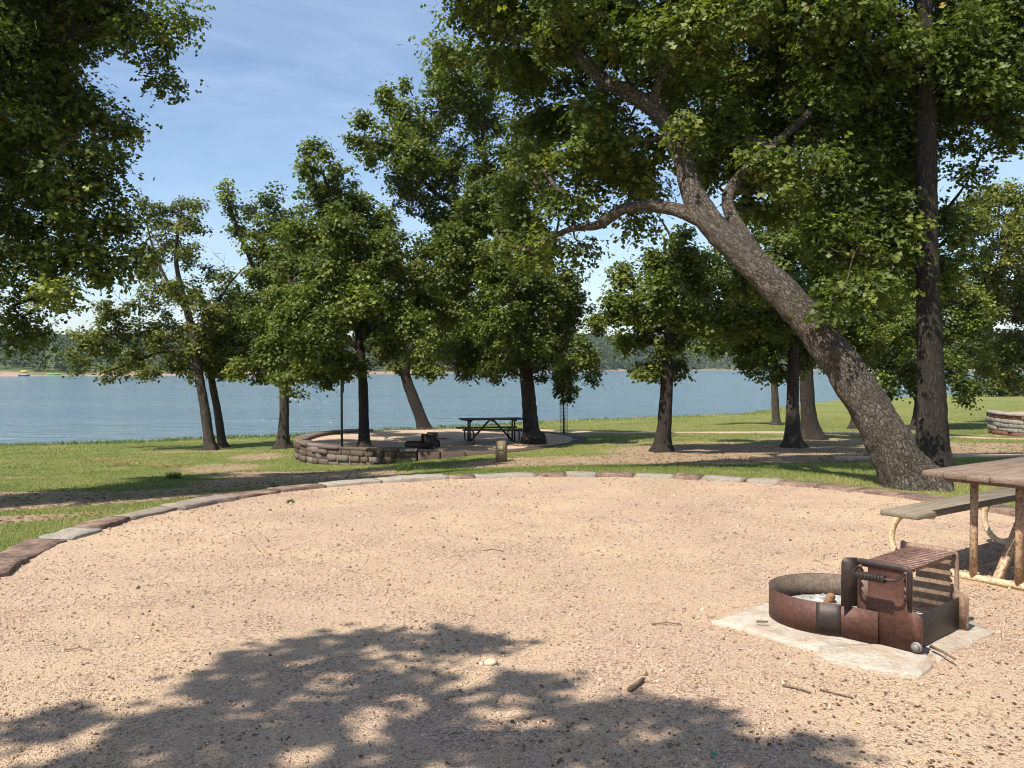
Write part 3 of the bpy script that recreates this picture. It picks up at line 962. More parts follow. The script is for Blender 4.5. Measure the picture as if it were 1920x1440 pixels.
# ------------------------------------------------------------------ picnic tables
def make_table(wt, wb, mt, mc):
    """local x along the table, y towards the far bench"""
    root = empty('picnic_table', (0, 0, 0))
    L, Wd, Ht = 2.0, .78, .775
    g = Geo()
    n = 5
    w = Wd / n
    rs = np.random.default_rng(3)
    g2 = []
    for k in range(n):
        e = rs.uniform(-.012, .012)
        g.box((e, -Wd / 2 + w * (k + .5), Ht - .02), (L / 2, w / 2 - .003, .02), None, .004, rs.uniform(.2, .8))
    top = g.build('tabletop', wt, root)
    for s in (-1, 0, 1):
        g = Geo()
        g.box((s * (L / 2 - .27), 0, Ht - .065), (.035, Wd / 2 - .05, .024), None, .003, .15)
        g.build('batten', wt, top)
    yb = .535
    for s in (-1, 1):
        g = Geo()
        g.box((-.03, s * yb, .445), (L / 2, .145, .02), None, .005, rs.uniform(.3, .7))
        g.build('bench', wb, root)
    for e in (-1, 1):
        xe = e * (L / 2 - .27)
        # ground rail whose ends curl up and back in under the benches
        P = []
        for s in (-1, 1):
            arc = [(xe, s * (yb + .06 + .165 * math.sin(a)), .20 + .022 + .0 - .195 * math.cos(a)) for a in np.linspace(0, math.pi, 17)]
            tail = [(xe, s * (yb - .10), .4175)]
            seq = [(xe, s * .3, .027)] + arc + tail
            P = (seq[::-1] + P) if s < 0 else (P + seq)
        g = Geo(); g.tube(P, .0245, 12)
        g.build('base_rail', mc if e < 0 else mc, root, True)
        for s in (-1, 1):
            g = Geo(); g.tube([(xe, s * .15, .03), (xe, s * .15, .40), (xe, s * .15, Ht - .09)], .026, 14)
            g.build('leg', mt, root, True)
        g = Geo()
        d = np.array([-e * .62, 0, .66]); d /= np.linalg.norm(d)
        nrm = np.array([d[2], 0, -d[0]])
        m_ = np.array([xe - e * .02, 0, .03]) + d * .455
        g.box(m_, (.028, .028, .455), np.array([nrm, [0, 1, 0], d]), .008)
        g.build('brace', mt, root)
    return root


tb = make_table(M['wood_top'], M['wood_bench'], M['paint_tube'], M['cream_tube'])
tag(tb, 'picnic table with weathered brown top and chipped cream pipe legs beside the near fire ring', 'picnic table', 'picnic tables of planks on bent pipe frames')
dx = np.array([.80, .60]); ey = np.array([-.60, .80])
c_ = np.array([2.87, 6.20]) + dx * 1.0 - ey * .39
tb.location = (c_[0], c_[1], .0)
tb.rotation_euler = (0, 0, math.atan2(dx[1], dx[0]))

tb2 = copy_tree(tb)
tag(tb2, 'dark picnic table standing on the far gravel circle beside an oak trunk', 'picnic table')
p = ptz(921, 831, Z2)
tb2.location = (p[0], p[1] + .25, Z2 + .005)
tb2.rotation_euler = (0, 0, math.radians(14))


def swap(o, mp):
    if o.type == 'MESH':
        o.data = o.data.copy()
        for k, m in enumerate(o.data.materials):
            if m.name in mp: o.data.materials[k] = mp[m.name]
    for ch in o.children: swap(ch, mp)


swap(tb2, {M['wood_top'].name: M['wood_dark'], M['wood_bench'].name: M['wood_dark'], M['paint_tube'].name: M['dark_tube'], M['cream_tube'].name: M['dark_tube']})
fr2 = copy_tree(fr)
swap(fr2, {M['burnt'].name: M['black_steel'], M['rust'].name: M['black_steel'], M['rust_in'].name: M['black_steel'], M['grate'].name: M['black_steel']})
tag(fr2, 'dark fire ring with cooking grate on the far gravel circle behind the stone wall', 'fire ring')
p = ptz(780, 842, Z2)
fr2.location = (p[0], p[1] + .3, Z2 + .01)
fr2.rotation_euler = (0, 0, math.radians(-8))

# ------------------------------------------------------------------ posts
p = gpt(940, 866)
po = empty('wooden_post', p, -.35)
tag(po, 'short square wooden marker post with chamfered top beside the far gravel circle', 'marker post')
g = Geo()
bm = bmesh.new()
bmesh.ops.create_cube(bm, size=1)
for v in bm.verts: v.co = Vector((v.co.x * .235, v.co.y * .235, v.co.z * .56 + .26))
tops = [e for e in bm.edges if all(v.co.z > .5 for v in e.verts)]
bmesh.ops.bevel(bm, geom=tops, offset=.04, segments=1, affect='EDGES')
g.bm(bm, (0, 0, 0), None, .5)
g.build('post', M['post_wood'], po)
g = Geo(); g.box((.02, -.124, .36), (.085, .010, .05), None, .004, .85)
g.build('number_board', M['post_wood'], po)

p = ptz(641, 843, Z2)
po = empty('lantern_pole', p)
tag(po, 'thin dark lantern pole standing left of the trunk on the far circle', 'pole')
g = Geo(); g.tube([(0, 0, -.02), (0, 0, 1.5), (0, 0, 3.0)], .035, 12)
g.build('pole', M['pole'], po, True)
g = Geo()
g.tube([(0, 0, 2.9), (.12, 0, 3.08), (.3, 0, 3.12), (.42, 0, 3.04), (.44, 0, 2.95)], .014, 8)
g.build('hook', M['pole'], po, True)
g = Geo(); g.box((.055, 0, 2.1), (.012, .03, .42), None, .004)
g.build('bracket', M['pole'], po)

# wire cage round the sapling
SAP = gpt(1057, 814)
wc = empty('wire_cage', SAP)
tag(wc, 'round wire mesh guard standing around the sapling trunk', 'wire guard')
g = Geo()
for k in range(12):
    a = k * math.pi / 6
    g.tube([(.15 * math.cos(a), .15 * math.sin(a), 0), (.15 * math.cos(a), .15 * math.sin(a), 1.15)], .0035, 4)
g.build('upright', M['wire'], wc)
g = Geo()
for k in range(9):
    a = np.linspace(0, 2 * math.pi, 25)
    g.tube(np.stack([.153 * np.cos(a), .153 * np.sin(a), np.full(25, .02 + k * .14)], -1), .0035, 4, False)
g.build('hoop', M['wire'], wc)

# ------------------------------------------------------------------ trees
DENS = 1.65
LEAF4 = (np.array([(0, 0, 0), (0, .48, .03), (0, 1, -.06), (-.30, .34, .09), (-.40, .80, .10), (.30, .34, .09), (.40, .80, .10)]),
         np.array([(0, 1, 3), (1, 2, 4), (0, 5, 1), (1, 6, 2)]))
LEAF2 = (np.array([(0, 0, 0), (-.42, .6, .10), (0, 1.05, -.04), (.42, .6, .10)]), np.array([(0, 2, 1), (0, 3, 2)]))


def leaves(P, out, L, rs, tmpl, up=.9):
    """one leaf per point: P centres, out = outward direction, L length"""
    n = len(P)
    N = rs.normal(size=(n, 3)) * .50 + np.array([0, 0, up]) + out * .70
    N /= np.linalg.norm(N, axis=1)[:, None]
    T = out + rs.normal(size=(n, 3)) * .8 - np.array([0, 0, .15])
    T -= N * (T * N).sum(1)[:, None]
    T /= np.linalg.norm(T, axis=1)[:, None] + 1e-9
    B = np.cross(T, N)
    tv, tf = tmpl
    Ls = L * rs.uniform(.65, 1.25, n)
    V = P[:, None, :] + Ls[:, None, None] * (tv[None, :, 0, None] * B[:, None] + tv[None, :, 1, None] * T[:, None] + tv[None, :, 2, None] * N[:, None])
    F = tf[None] + (np.arange(n) * len(tv))[:, None, None]
    return V.reshape(-1, 3), F.reshape(-1, 3)


def smooth_path(P, R, step):
    P = np.asarray(P, float); R = np.asarray(R, float)
    s = np.concatenate([[0], np.cumsum(np.linalg.norm(np.diff(P, axis=0), axis=1))])
    n = max(4, int(s[-1] / step))
    q = np.linspace(0, s[-1], n)
    C = np.stack([np.interp(q, s, P[:, k]) for k in range(3)], -1)
    r = np.interp(q, s, R)
    w = max(1, int(n / len(P) * .9))
    for _ in range(w * 2):
        C[1:-1] = (C[:-2] + 2 * C[1:-1] + C[2:]) / 4
        r[1:-1] = (r[:-2] + 2 * r[1:-1] + r[2:]) / 4
    return C, r


def tree(name, label, cat, stems, blobs, seed, leaf=.14, per=46, dens=1.0, rho=.36, tmpl=LEAF2, lmat='leaf_mid', bmat='bark_mid', group=None,
         seg=20, step=.12, rough=.06, hue=0.0, flare=1.5, wood=.0085, dead=0, shell=2.2, root_amp=.36):
    """stems: list of (points, radii) in world space, the first one from the ground.
       blobs: list of (centre, radius) that fill the crown"""
    if tmpl is LEAF2 and seed < 26 and seed != 18:
        leaf, per, rho, dens = leaf * .73, per * 1.55, rho * .80, dens * .80
    rs = np.random.default_rng(seed)
    base = np.array(stems[0][0][0], float)
    root = empty(name, base)
    tag(root, label, cat, group)
    G = Geo()
    nodes, nrad = [], []
    for q, (P, R) in enumerate(stems):
        C, r = smooth_path(P, R, step)
        if q == 0:
            h = np.linalg.norm(C - C[0], axis=1)
            r = r * (1 + (flare - 1) * np.exp(-h / (r[0] * .95)))
            C = np.concatenate([[C[0] - (C[1] - C[0]) / np.linalg.norm(C[1] - C[0]) * .3], C]); r = np.concatenate([[r[0] * 1.1], r])
        lob = None
        if q == 0:
            hh = np.linalg.norm(C - C[1], axis=1)
            lob = (root_amp * np.exp(-hh / (r[2] * 1.1)), 5)
        G.tube(C - base, r, seg, True, .5, rough, seed + q, lob)
        lo = int(len(C) * .42) if q == 0 else int(len(C) * .12)
        nodes.append(C[lo:]); nrad.append(r[lo:])
    nodes = np.concatenate(nodes); nrad = np.concatenate(nrad)
    # clumps
    cl, cb = [], []
    for bi, (c, r) in enumerate(blobs):
        n = max(3, int(DENS * dens * 11.0 * (r / .36) ** 2.0 * .36 / rho * .36 / rho * .36))
        d = rs.normal(size=(n, 3)); d /= np.linalg.norm(d, axis=1)[:, None]
        k_ = rs.random(n) ** (1 / shell) * np.where(rs.random(n) < .12, rs.uniform(1.1, 1.4, n), 1)
        x = np.asarray(c) + d * (r * k_)[:, None] * rs.uniform(.85, 1.15, 3)
        cl.append(x); cb += [bi] * n
    cl = np.concatenate(cl)
    btone = rs.normal(0, .07, len(blobs))
    ctone = btone[np.array(cb)] + rs.normal(0, .12, len(cl))
    d0 = np.min(np.linalg.norm(cl[:, None, :] - nodes[None, :: 3], axis=2), axis=1)
    order = np.argsort(d0)
    cl, ctone = cl[order], ctone[order]
    # grow: each clump hangs on the nearest piece of wood already there
    NP = [p for p in nodes]; par = [-1] * len(NP); fixed = len(NP)
    arr = np.zeros((len(NP) + len(cl) * 9, 3)); arr[:fixed] = nodes
    cnt = fixed
    depth = np.zeros(len(arr)); depth[:fixed] = 0
    chains = []
    par = np.full(len(arr), -1)
    for c in cl:
        dv = c - arr[:cnt]
        dist = np.linalg.norm(dv, axis=1)
        cost = dist + .10 * depth[:cnt] + .35 * np.maximum(0, -dv[:, 2])
        k = int(np.argmin(cost))
        a = arr[k]; L = dist[k]
        m = int(min(8, max(2, round(L / .30))))
        bend = rs.normal(size=3) * .10 * L + np.array([0, 0, .10 * L])
        idx = [k]
        for t in np.linspace(0, 1, m + 1)[1:]:
            w = a + (c - a) * t + bend * math.sin(math.pi * t) + rs.normal(size=3) * .02 * L * (t < 1)
            arr[cnt] = w; par[cnt] = idx[-1]; depth[cnt] = depth[k] + L * t
            idx.append(cnt); cnt += 1
        chains.append(idx)
    load = np.ones(cnt)
    for q in range(cnt - 1, fixed - 1, -1):
        load[par[q]] += load[q] if par[q] >= 0 else 0
    for idx in chains:
        r = wood * np.sqrt(load[idx]) * .62
        r = np.minimum(r, .16)
        r[-1] = .004
        if idx[0] < fixed: r[0] = min(r[1] * 1.25, nrad[idx[0]] * .8)
        else: r[0] = min(r[0], r[1] * 1.4)
        G.tube(arr[idx] - base, r, 5 if r[1] < .03 else 8, False, .5)
    # a few bare dead twigs poking out of the crown
    for q in range(dead):
        a = cl[rs.integers(len(cl))]
        d = rs.normal(size=3) + np.array([0, 0, .8]); d /= np.linalg.norm(d)
        P = [a]
        for k in range(4):
            d = d + rs.normal(size=3) * .35; d /= np.linalg.norm(d)
            P.append(P[-1] + d * .22)
            if k > 0:
                e = d + rs.normal(size=3) * .8; e /= np.linalg.norm(e)
                G.tube([P[-1] - base, P[-1] + e * .2 - base, P[-1] + e * .34 + rs.normal(size=3) * .05 - base], [.006, .005, .003], 4, False)
        G.tube(np.array(P) - base, np.linspace(.013, .004, 5), 4, False)
    G.build('trunk', M[bmat], root, True, True)
    # leaves: sprays round every clump and along its last bit of twig
    n = max(3, int(per))
    ns = rs.poisson(n, len(cl)) + 2
    ci = np.repeat(np.arange(len(cl)), ns)
    g = rs.normal(size=(len(ci), 3))
    rr_ = rho * rs.uniform(.7, 1.25, len(cl))
    off = g * rr_[ci][:, None] * np.array([.46, .46, .31])
    P = cl[ci] + off
    out = off / (np.linalg.norm(off, axis=1)[:, None] + 1e-6)
    V, F = leaves(P, out, leaf, rs, tmpl)
    tone = np.clip(.42 + hue + ctone[ci] + rs.normal(0, .17, len(ci)), 0, .96)
    tone = np.where(rs.random(len(ci)) < .0025, 1.0, tone)
    np_mesh('crown', V - base, [F], M[lmat], root, False, {'tint': np.repeat(tone, len(tmpl[0]))})
    return root


def px_stem(Y, seq, base=None):
    """seq of (u, v, width_px[, dY])"""
    P, R = [], []
    for k, s in enumerate(seq):
        dy = s[3] if len(s) > 3 else 0
        P.append(pt(s[0], s[1], Y + dy)); R.append(s[2] * .43 * (Y + dy) / FPX)
    if base is not None: P[0] = np.array(base, float)
    return P, R


def px_blobs(Y, seq, seed, thick=1.0, wide=0.0):
    """(u, v, r_px[, dY]): blob centres spread in depth about the trunk plane"""
    rs = np.random.default_rng(seed)
    out = []
    us = np.array([s[0] for s in seq]); half = (us.max() - us.min()) / 2 * Y / FPX
    for s in seq:
        dy = s[3] if len(s) > 3 else float(np.clip(rs.normal(0, .40), -.8, .8)) * half * thick
        out.append((pt(s[0], s[1], Y + dy), s[2] * (Y + dy) / FPX))
    return out


def grounded(u, v, Y=None):
    if Y is None:
        return gpt(u, v)
    p = pt(u, v, Y)
    p[2] = float(gz(p[0], p[1]))
    return p


GR = 'oaks along the lakeshore'
# --- left near oak, trunk outside the picture
Y = 13.5
B = [(40, 40, 90), (150, 30, 80), (250, 10, 55), (315, 35, 42), (300, 100, 34), (303, 150, 18), (240, 60, 35), (60, 140, 90), (130, 190, 75), (200, 230, 45), (235, 235, 28), (40, 270, 90), (120, 310, 85), (200, 310, 40), (165, 395, 72), (60, 410, 90), (215, 420, 28), (120, 490, 65), (35, 520, 70), (195, 490, 48), (240, 485, 30),
     (28, 590, 50), (70, 625, 22), (215, 520, 32), (120, 545, 30), (-100, 100, 150), (-120, 300, 150), (-100, 500, 110), (-250, 200, 200), (-300, 400, 170), (-250, 0, 200), (0, -100, 150), (150, -110, 110), (260, -120, 70), (-200, -200, 220), (-420, 100, 220), (-450, 320, 190), (20, -260, 150), (20, 300, 76, 3.5), (80, 180, 80, 4), (-60, 420, 80, 4), (0, 60, 90, 4), (-120, 250, 100, 4.5), (130, 60, 66, 3.5), (100, -80, 100, 4), (210, -100, 100, 4), (320, -115, 95, 4), (300, -190, 110, 3)]
base = grounded(-330, 1000, 13.2)
st = px_stem(Y, [(-330, 950, 75), (-325, 800, 62), (-300, 620, 55), (-260, 430, 46), (-220, 250, 36), (-200, 50, 24), (-180, -120, 12)], base)
st2 = px_stem(Y, [(-290, 560, 34), (-180, 440, 26), (-70, 380, 20), (40, 370, 14), (130, 340, 8)])
st3 = px_stem(Y, [(-240, 330, 30), (-130, 220, 22), (-20, 130, 16), (70, 90, 10), (200, 40, 6), (290, 60, 4)])
st4 = px_stem(Y, [(-300, 600, 28), (-200, 560, 20), (-90, 520, 14), (20, 500, 9), (130, 500, 5)])
tree('oak_tree', 'large dark leafy oak hanging into the picture from beyond its left edge', 'tree', [st, st2, st3, st4], px_blobs(Y, B, 1, .45), 11, .114, 68, .72, .31, LEAF4, 'leaf_near', 'bark_dark', None, 16, .12, hue=.03, dead=8)

# --- left pair by the shore
Y = 33.0
base = grounded(394, 842, Y)
st = px_stem(Y, [(394, 842, 23), (385, 770, 21), (372, 700, 19), (364, 630, 17), (345, 565, 13), (328, 490, 9), (335, 420, 6), (345, 372, 3)], base)
st2 = px_stem(Y, [(368, 660, 9), (310, 655, 7), (250, 680, 5), (190, 700, 3)])
st3 = px_stem(Y, [(360, 600, 10), (320, 540, 7), (290, 480, 5), (275, 420, 3)])
st4 = px_stem(Y, [(366, 640, 9), (400, 580, 7), (430, 530, 5), (455, 505, 3)])
B = [(332, 392, 24), (290, 400, 22), (268, 385, 10), (360, 425, 26), (372, 390, 12), (300, 455, 36), (350, 475, 30), (278, 500, 26), (300, 545, 40), (345, 545, 30), (392, 515, 18), (425, 515, 18), (230, 590, 42), (175, 640, 34), (140, 675, 22), (250, 650, 45), (320, 620, 50), (390, 590, 40), (335, 680, 36), (270, 700, 22), (215, 700, 22), (400, 650, 30)]
tree('oak_tree', 'slim oak with a ragged yellowing top and bare twigs on the left lawn', 'tree', [st, st2, st3, st4], px_blobs(Y, B, 2), 12, .16, 40, .78, .40, LEAF2, 'leaf_yellow', 'bark_mid', GR, dead=26, hue=-.02)
base = grounded(417, 838, 34.5)
st = px_stem(34.5, [(417, 838, 18), (410, 780, 17), (394, 700, 14), (384, 650, 11), (400, 590, 8), (430, 560, 5)], base)
B = [(425, 560, 34), (440, 600, 36), (420, 640, 36), (455, 655, 25), (405, 690, 28), (385, 670, 30), (380, 630, 30), (440, 690, 16), (460, 610, 22)]
tree('oak_tree', 'thin oak leaning left close behind the ragged topped oak on the left lawn', 'tree', [st], px_blobs(34.5, B, 3), 13, .16, 40, 1.0, .40, LEAF2, 'leaf_mid', 'bark_mid', GR, dead=4)

# --- the one left of the wall
Y = 33.0
base = grounded(530, 841, Y)
st = px_stem(Y, [(530, 841, 25), (533, 780, 21), (533, 720, 20), (522, 660, 17), (506, 590, 14), (482, 520, 10), (452, 445, 7), (428, 375, 4)], base)
st2 = px_stem(Y, [(520, 650, 12), (545, 570, 9), (545, 480, 6), (535, 400, 4)])
st3 = px_stem(Y, [(524, 670, 9), (490, 650, 6), (455, 660, 4)])
B = [(425, 356, 17), (430, 392, 18), (447, 425, 22), (470, 395, 16), (505, 370, 20), (470, 460, 28), (520, 420, 38), (505, 500, 36), (545, 460, 42), (530, 560, 48), (480, 575, 34), (500, 630, 48), (465, 660, 36), (540, 650, 50), (445, 690, 22), (565, 600, 45), (530, 700, 26), (490, 700, 26), (575, 690, 30), (480, 520, 24), (500, 600, 42, -2.6), (540, 560, 42, -2.6)]
tree('oak_tree', 'upright oak with a crooked bare leaning limb top, just left of the stone wall', 'tree', [st, st2, st3], px_blobs(Y, B, 4), 14, .16, 42, 1.0, .40, LEAF2, 'leaf_mid', 'bark_mid', GR, dead=8, hue=.05)

# --- on the far circle, left
Y = 27.2
base = ptz(683, 842, Z2)
st = px_stem(Y, [(683, 842, 23), (682, 770, 22), (680, 700, 20), (672, 620, 16), (661, 530, 13), (645, 450, 10), (625, 380, 7), (600, 310, 4)], base)
st2 = px_stem(Y, [(676, 660, 11), (620, 600, 8), (570, 560, 6), (540, 520, 4)])
st3 = px_stem(Y, [(676, 640, 11), (730, 580, 8), (780, 540, 5)])
st4 = px_stem(Y, [(678, 690, 9), (640, 665, 7), (580, 650, 5), (530, 650, 3)])
B = [(585, 282, 20), (608, 300, 18), (580, 325, 24), (640, 335, 26), (600, 375, 42), (665, 385, 40), (570, 430, 40), (630, 450, 56), (700, 440, 50), (560, 505, 46), (635, 540, 64), (735, 520, 56), (560, 590, 50), (700, 600, 64), (525, 645, 42), (600, 650, 56), (775, 590, 44), (650, 690, 34), (740, 650, 42), (560, 700, 30), (700, 500, 50), (610, 700, 30), (500, 665, 24), (785, 520, 30), (600, 520, 56, -2.6), (680, 560, 56, -3.0), (560, 600, 46, -2.4), (720, 480, 50, -2.4), (640, 430, 42, -2.4), (760, 610, 44, -2.8), (620, 610, 50, -3.4)]
tree('oak_tree', 'full dark oak with a straight slim trunk on the left of the far gravel circle', 'tree', [st, st2, st3, st4], px_blobs(Y, B, 5), 15, .15, 44, 1.0, .37, LEAF2, 'leaf_mid', 'bark_dark', GR, dead=6)

# --- behind the circle, leaning
Y = 38.0
base = grounded(800, 815, Y)
st = px_stem(Y, [(800, 815, 28), (788, 780, 26), (772, 740, 24), (757, 700, 22), (762, 670, 16), (785, 625, 12), (820, 570, 7)], base)
st2 = px_stem(Y, [(757, 705, 13), (738, 680, 10), (715, 655, 7), (700, 630, 4)])
B = [(715, 640, 36), (760, 640, 44), (820, 640, 42), (845, 600, 42), (785, 590, 46), (860, 655, 36), (800, 680, 34), (735, 600, 34), (830, 560, 40), (790, 540, 36), (745, 680, 18), (870, 610, 34)]
tree('oak_tree', 'small oak with a forked trunk leaning left, at the water behind the far circle', 'tree', [st, st2], px_blobs(Y, B, 6), 16, .17, 40, 1.0, .42, LEAF2, 'leaf_mid', 'bark_dark', GR, dead=10, hue=.06)

# --- the tall one beside the dark table
Y = 29.6
base = ptz(999, 831, Z2)
st = px_stem(Y, [(999, 831, 35), (992, 760, 31), (986, 690, 29), (980, 620, 26), (968, 550, 23), (945, 480, 20), (925, 420, 18), (916, 360, 15), (907, 290, 11), (905, 220, 7), (880, 150, 4)], base)
st2 = px_stem(Y, [(928, 440, 15), (870, 395, 12), (810, 360, 9), (765, 300, 7), (730, 225, 4)])
st3 = px_stem(Y, [(982, 630, 14), (1010, 540, 11), (1040, 460, 7), (1050, 400, 4)])
st4 = px_stem(Y, [(918, 370, 11), (960, 300, 8), (1000, 240, 5)])
st5 = px_stem(Y, [(985, 660, 10), (1030, 640, 8), (1070, 650, 5), (1090, 690, 3)])
B = [(728, 185, 28), (752, 160, 12), (760, 220, 28), (685, 225, 22), (668, 258, 20), (740, 270, 40), (700, 290, 26), (800, 245, 34), (845, 190, 46), (860, 120, 44), (830, 150, 34), (900, 220, 56), (830, 310, 56), (920, 320, 56), (775, 350, 48), (855, 410, 58), (980, 270, 56), (960, 390, 56), (1015, 340, 46), (820, 470, 48), (900, 510, 60), (990, 470, 60), (1050, 530, 46), (870, 590, 54), (960, 600, 66), (1040, 610, 56), (1085, 665, 36), (900, 660, 44), (1025, 670, 44), (1060, 700, 20), (930, 690, 30), (1120, 610, 22), (930, 130, 50), (1075, 570, 36), (830, 555, 40), (870, 670, 34), (960, 680, 30), (1105, 690, 22), (880, 690, 22), (860, 480, 56, -3.0), (960, 520, 56, -3.6), (900, 400, 56, -2.6), (1020, 560, 46, -3.0), (840, 580, 40, -2.6), (930, 600, 56, -4.2), (1000, 640, 40, -3.6), (780, 300, 40, -2)]
tree('oak_tree', 'tall broad oak whose thick trunk rises right of the dark picnic table', 'tree', [st, st2, st3, st4, st5], px_blobs(Y, B, 7), 17, .15, 44, 1.0, .37, LEAF2, 'leaf_mid', 'bark_mid', GR, dead=8, hue=.02)

# --- sapling inside the cage
st = ([SAP, SAP + [0, 0, .8], SAP + [-.04, .02, 1.7], SAP + [.03, 0, 2.6]], [.04, .034, .025, .012])
B = [((SAP + np.array([dx_, dy_, h])), r) for dx_, dy_, h, r in ((-.1, 0, 1.75, .26), (.18, .1, 2.1, .26), (-.12, -.05, 2.35, .26), (.05, 0, 1.35, .18), (.3, 0, 1.7, .18), (.05, .1, 2.7, .26))]
tree('young_tree', 'thin young oak sapling inside the wire guard', 'sapling', [st], B, 18, .15, 34, 1.3, .22, LEAF2, 'leaf_mid', 'bark_dark', None, 8, .1)

# --- mid right
Y = 25.0
base = gpt(1242, 847)
Y = base[1]
st = px_stem(Y, [(1242, 847, 34), (1247, 780, 29), (1251, 700, 26), (1255, 630, 23), (1261, 560, 19), (1270, 490, 14), (1276, 435, 7)], base)
st2 = px_stem(Y, [(1256, 610, 12), (1215, 560, 9), (1175, 530, 6), (1150, 520, 4)])
st3 = px_stem(Y, [(1258, 580, 12), (1300, 540, 8), (1335, 530, 5)])
st4 = px_stem(Y, [(1268, 500, 8), (1262, 450, 6), (1245, 420, 4), (1232, 402, 3)])
B = [(1275, 455, 30), (1232, 490, 34), (1295, 500, 38), (1180, 525, 32), (1240, 545, 42), (1312, 555, 40), (1155, 580, 38), (1215, 605, 42), (1285, 620, 40), (1125, 605, 18), (1180, 640, 28), (1225, 690, 24), (1262, 690, 28), (1340, 600, 36), (1200, 700, 12), (1345, 540, 34), (1240, 660, 26), (1315, 490, 26), (1240, 560, 42, -2.6), (1300, 590, 38, -2.2), (1190, 590, 32, -2.2), (1260, 510, 38, 2.2)]
tree('oak_tree', 'medium oak with a straight dark trunk and a dead stub, left of the leaning oak', 'tree', [st, st2, st3, st4], px_blobs(Y, B, 8), 19, .15, 44, 1.0, .36, LEAF2, 'leaf_mid', 'bark_dark', GR, dead=6, hue=.03)

base = gpt(1487, 839); Y = base[1]
st = px_stem(Y, [(1487, 839, 34), (1486, 780, 28), (1487, 710, 25), (1490, 640, 21), (1482, 560, 16), (1472, 480, 10)], base)
st2 = px_stem(Y, [(1489, 650, 12), (1440, 600, 8), (1390, 590, 5)])
B = [(1480, 470, 50), (1420, 555, 48), (1470, 585, 56), (1530, 565, 50), (1398, 625, 42), (1445, 650, 46), (1515, 640, 46), (1370, 590, 38), (1550, 500, 50), (1430, 500, 45), (1410, 690, 22), (1450, 690, 26), (1370, 500, 45), (1500, 680, 22), (1440, 600, 48, -3.0), (1500, 560, 48, -3.4), (1380, 600, 38, -2.6), (1420, 520, 46, -4)]
tree('oak_tree', 'oak with a flared trunk, left one of two close trunks seen under the leaning oak', 'tree', [st, st2], px_blobs(Y, B, 9), 20, .15, 44, 1.0, .37, LEAF2, 'leaf_mid', 'bark_mid', GR)
base = gpt(1522, 824); Y = base[1]
st = px_stem(Y, [(1522, 824, 35), (1515, 770, 31), (1511, 700, 29), (1516, 620, 24), (1530, 540, 18), (1542, 440, 10)], base)
st2 = px_stem(Y, [(1518, 600, 14), (1580, 540, 10), (1630, 500, 6)])
B = [(1540, 420, 60), (1500, 380, 50), (1590, 400, 60), (1600, 500, 60), (1560, 600, 54), (1640, 570, 50), (1495, 650, 36), (1450, 430, 50), (1650, 460, 60), (1620, 640, 46), (1560, 680, 22), (1640, 350, 60), (1580, 520, 56, -3.2), (1530, 450, 56, -3.6), (1640, 520, 50, -3)]
tree('oak_tree', 'thicker oak, right one of two close trunks seen under the leaning oak', 'tree', [st, st2], px_blobs(Y, B, 10), 21, .15, 42, 1.0, .38, LEAF2, 'leaf_mid', 'bark_dark', GR)
base = gpt(1455, 797); Y = base[1]
st = px_stem(Y, [(1455, 797, 17), (1453, 740, 15), (1450, 690, 13), (1440, 640, 8), (1430, 600, 5)], base)
B = [(1445, 640, 36), (1405, 655, 28), (1345, 640, 36), (1420, 600, 36), (1380, 610, 36), (1310, 640, 24)]
tree('oak_tree', 'slender oak on the sunny lawn, farthest trunk before the lake', 'tree', [st], px_blobs(Y, B, 11), 22, .20, 40, 1.0, .5, LEAF2, 'leaf_mid', 'bark_mid', GR)
base = gpt(1607, 804); Y = base[1]
st = px_stem(Y, [(1607, 804, 24), (1606, 740, 19), (1610, 670, 15), (1625, 600, 9)], base)
B = [(1620, 610, 46), (1655, 670, 40), (1590, 640, 36), (1680, 610, 48), (1700, 690, 34), (1660, 710, 24), (1640, 560, 40)]
tree('oak_tree', 'oak standing half hidden behind the base of the leaning trunk', 'tree', [st], px_blobs(Y, B, 12), 23, .2, 40, 1.0, .5, LEAF2, 'leaf_mid', 'bark_dark', GR)
base = gpt(1724, 806); Y = base[1]
st = px_stem(Y, [(1724, 806, 28), (1726, 730, 22), (1735, 640, 17), (1750, 560, 11)], base)
st2 = px_stem(Y, [(1730, 690, 10), (1765, 680, 8), (1795, 710, 4)])
B = [(1750, 580, 56), (1700, 630, 46), (1795, 640, 46), (1795, 720, 26), (1760, 530, 56), (1690, 550, 46), (1815, 750, 12), (1720, 705, 34), (1775, 690, 34), (1680, 740, 14), (1820, 580, 40)]
tree('oak_tree', 'shady oak with low drooping foliage behind the upright trunk', 'tree', [st, st2], px_blobs(Y, B, 13), 24, .19, 42, 1.0, .48, LEAF2, 'leaf_mid', 'bark_dark', GR)
Y = 42.0
base = grounded(1985, 812, Y)
st = px_stem(Y, [(1985, 812, 30), (1980, 720, 26), (1960, 620, 20), (1940, 520, 14), (1930, 430, 8)], base)
st2 = px_stem(Y, [(1970, 660, 14), (1920, 600, 10), (1870, 560, 6)])
B = [(1845, 385, 36), (1890, 375, 36), (1820, 430, 40), (1900, 450, 52), (1840, 510, 50), (1900, 560, 54), (1830, 610, 44), (1880, 670, 46), (1930, 640, 56), (1965, 520, 70), (1960, 420, 60), (1840, 690, 24), (1910, 710, 26), (2040, 480, 80), (2060, 600, 80), (1800, 400, 24), (1850, 570, 40)]
tree('oak_tree', 'sunny yellow green tree at the right edge beyond the stone wall', 'tree', [st, st2], px_blobs(Y, B, 14), 25, .2, 42, 1.0, .5, LEAF2, 'leaf_yellow', 'bark_mid', GR, hue=.10)
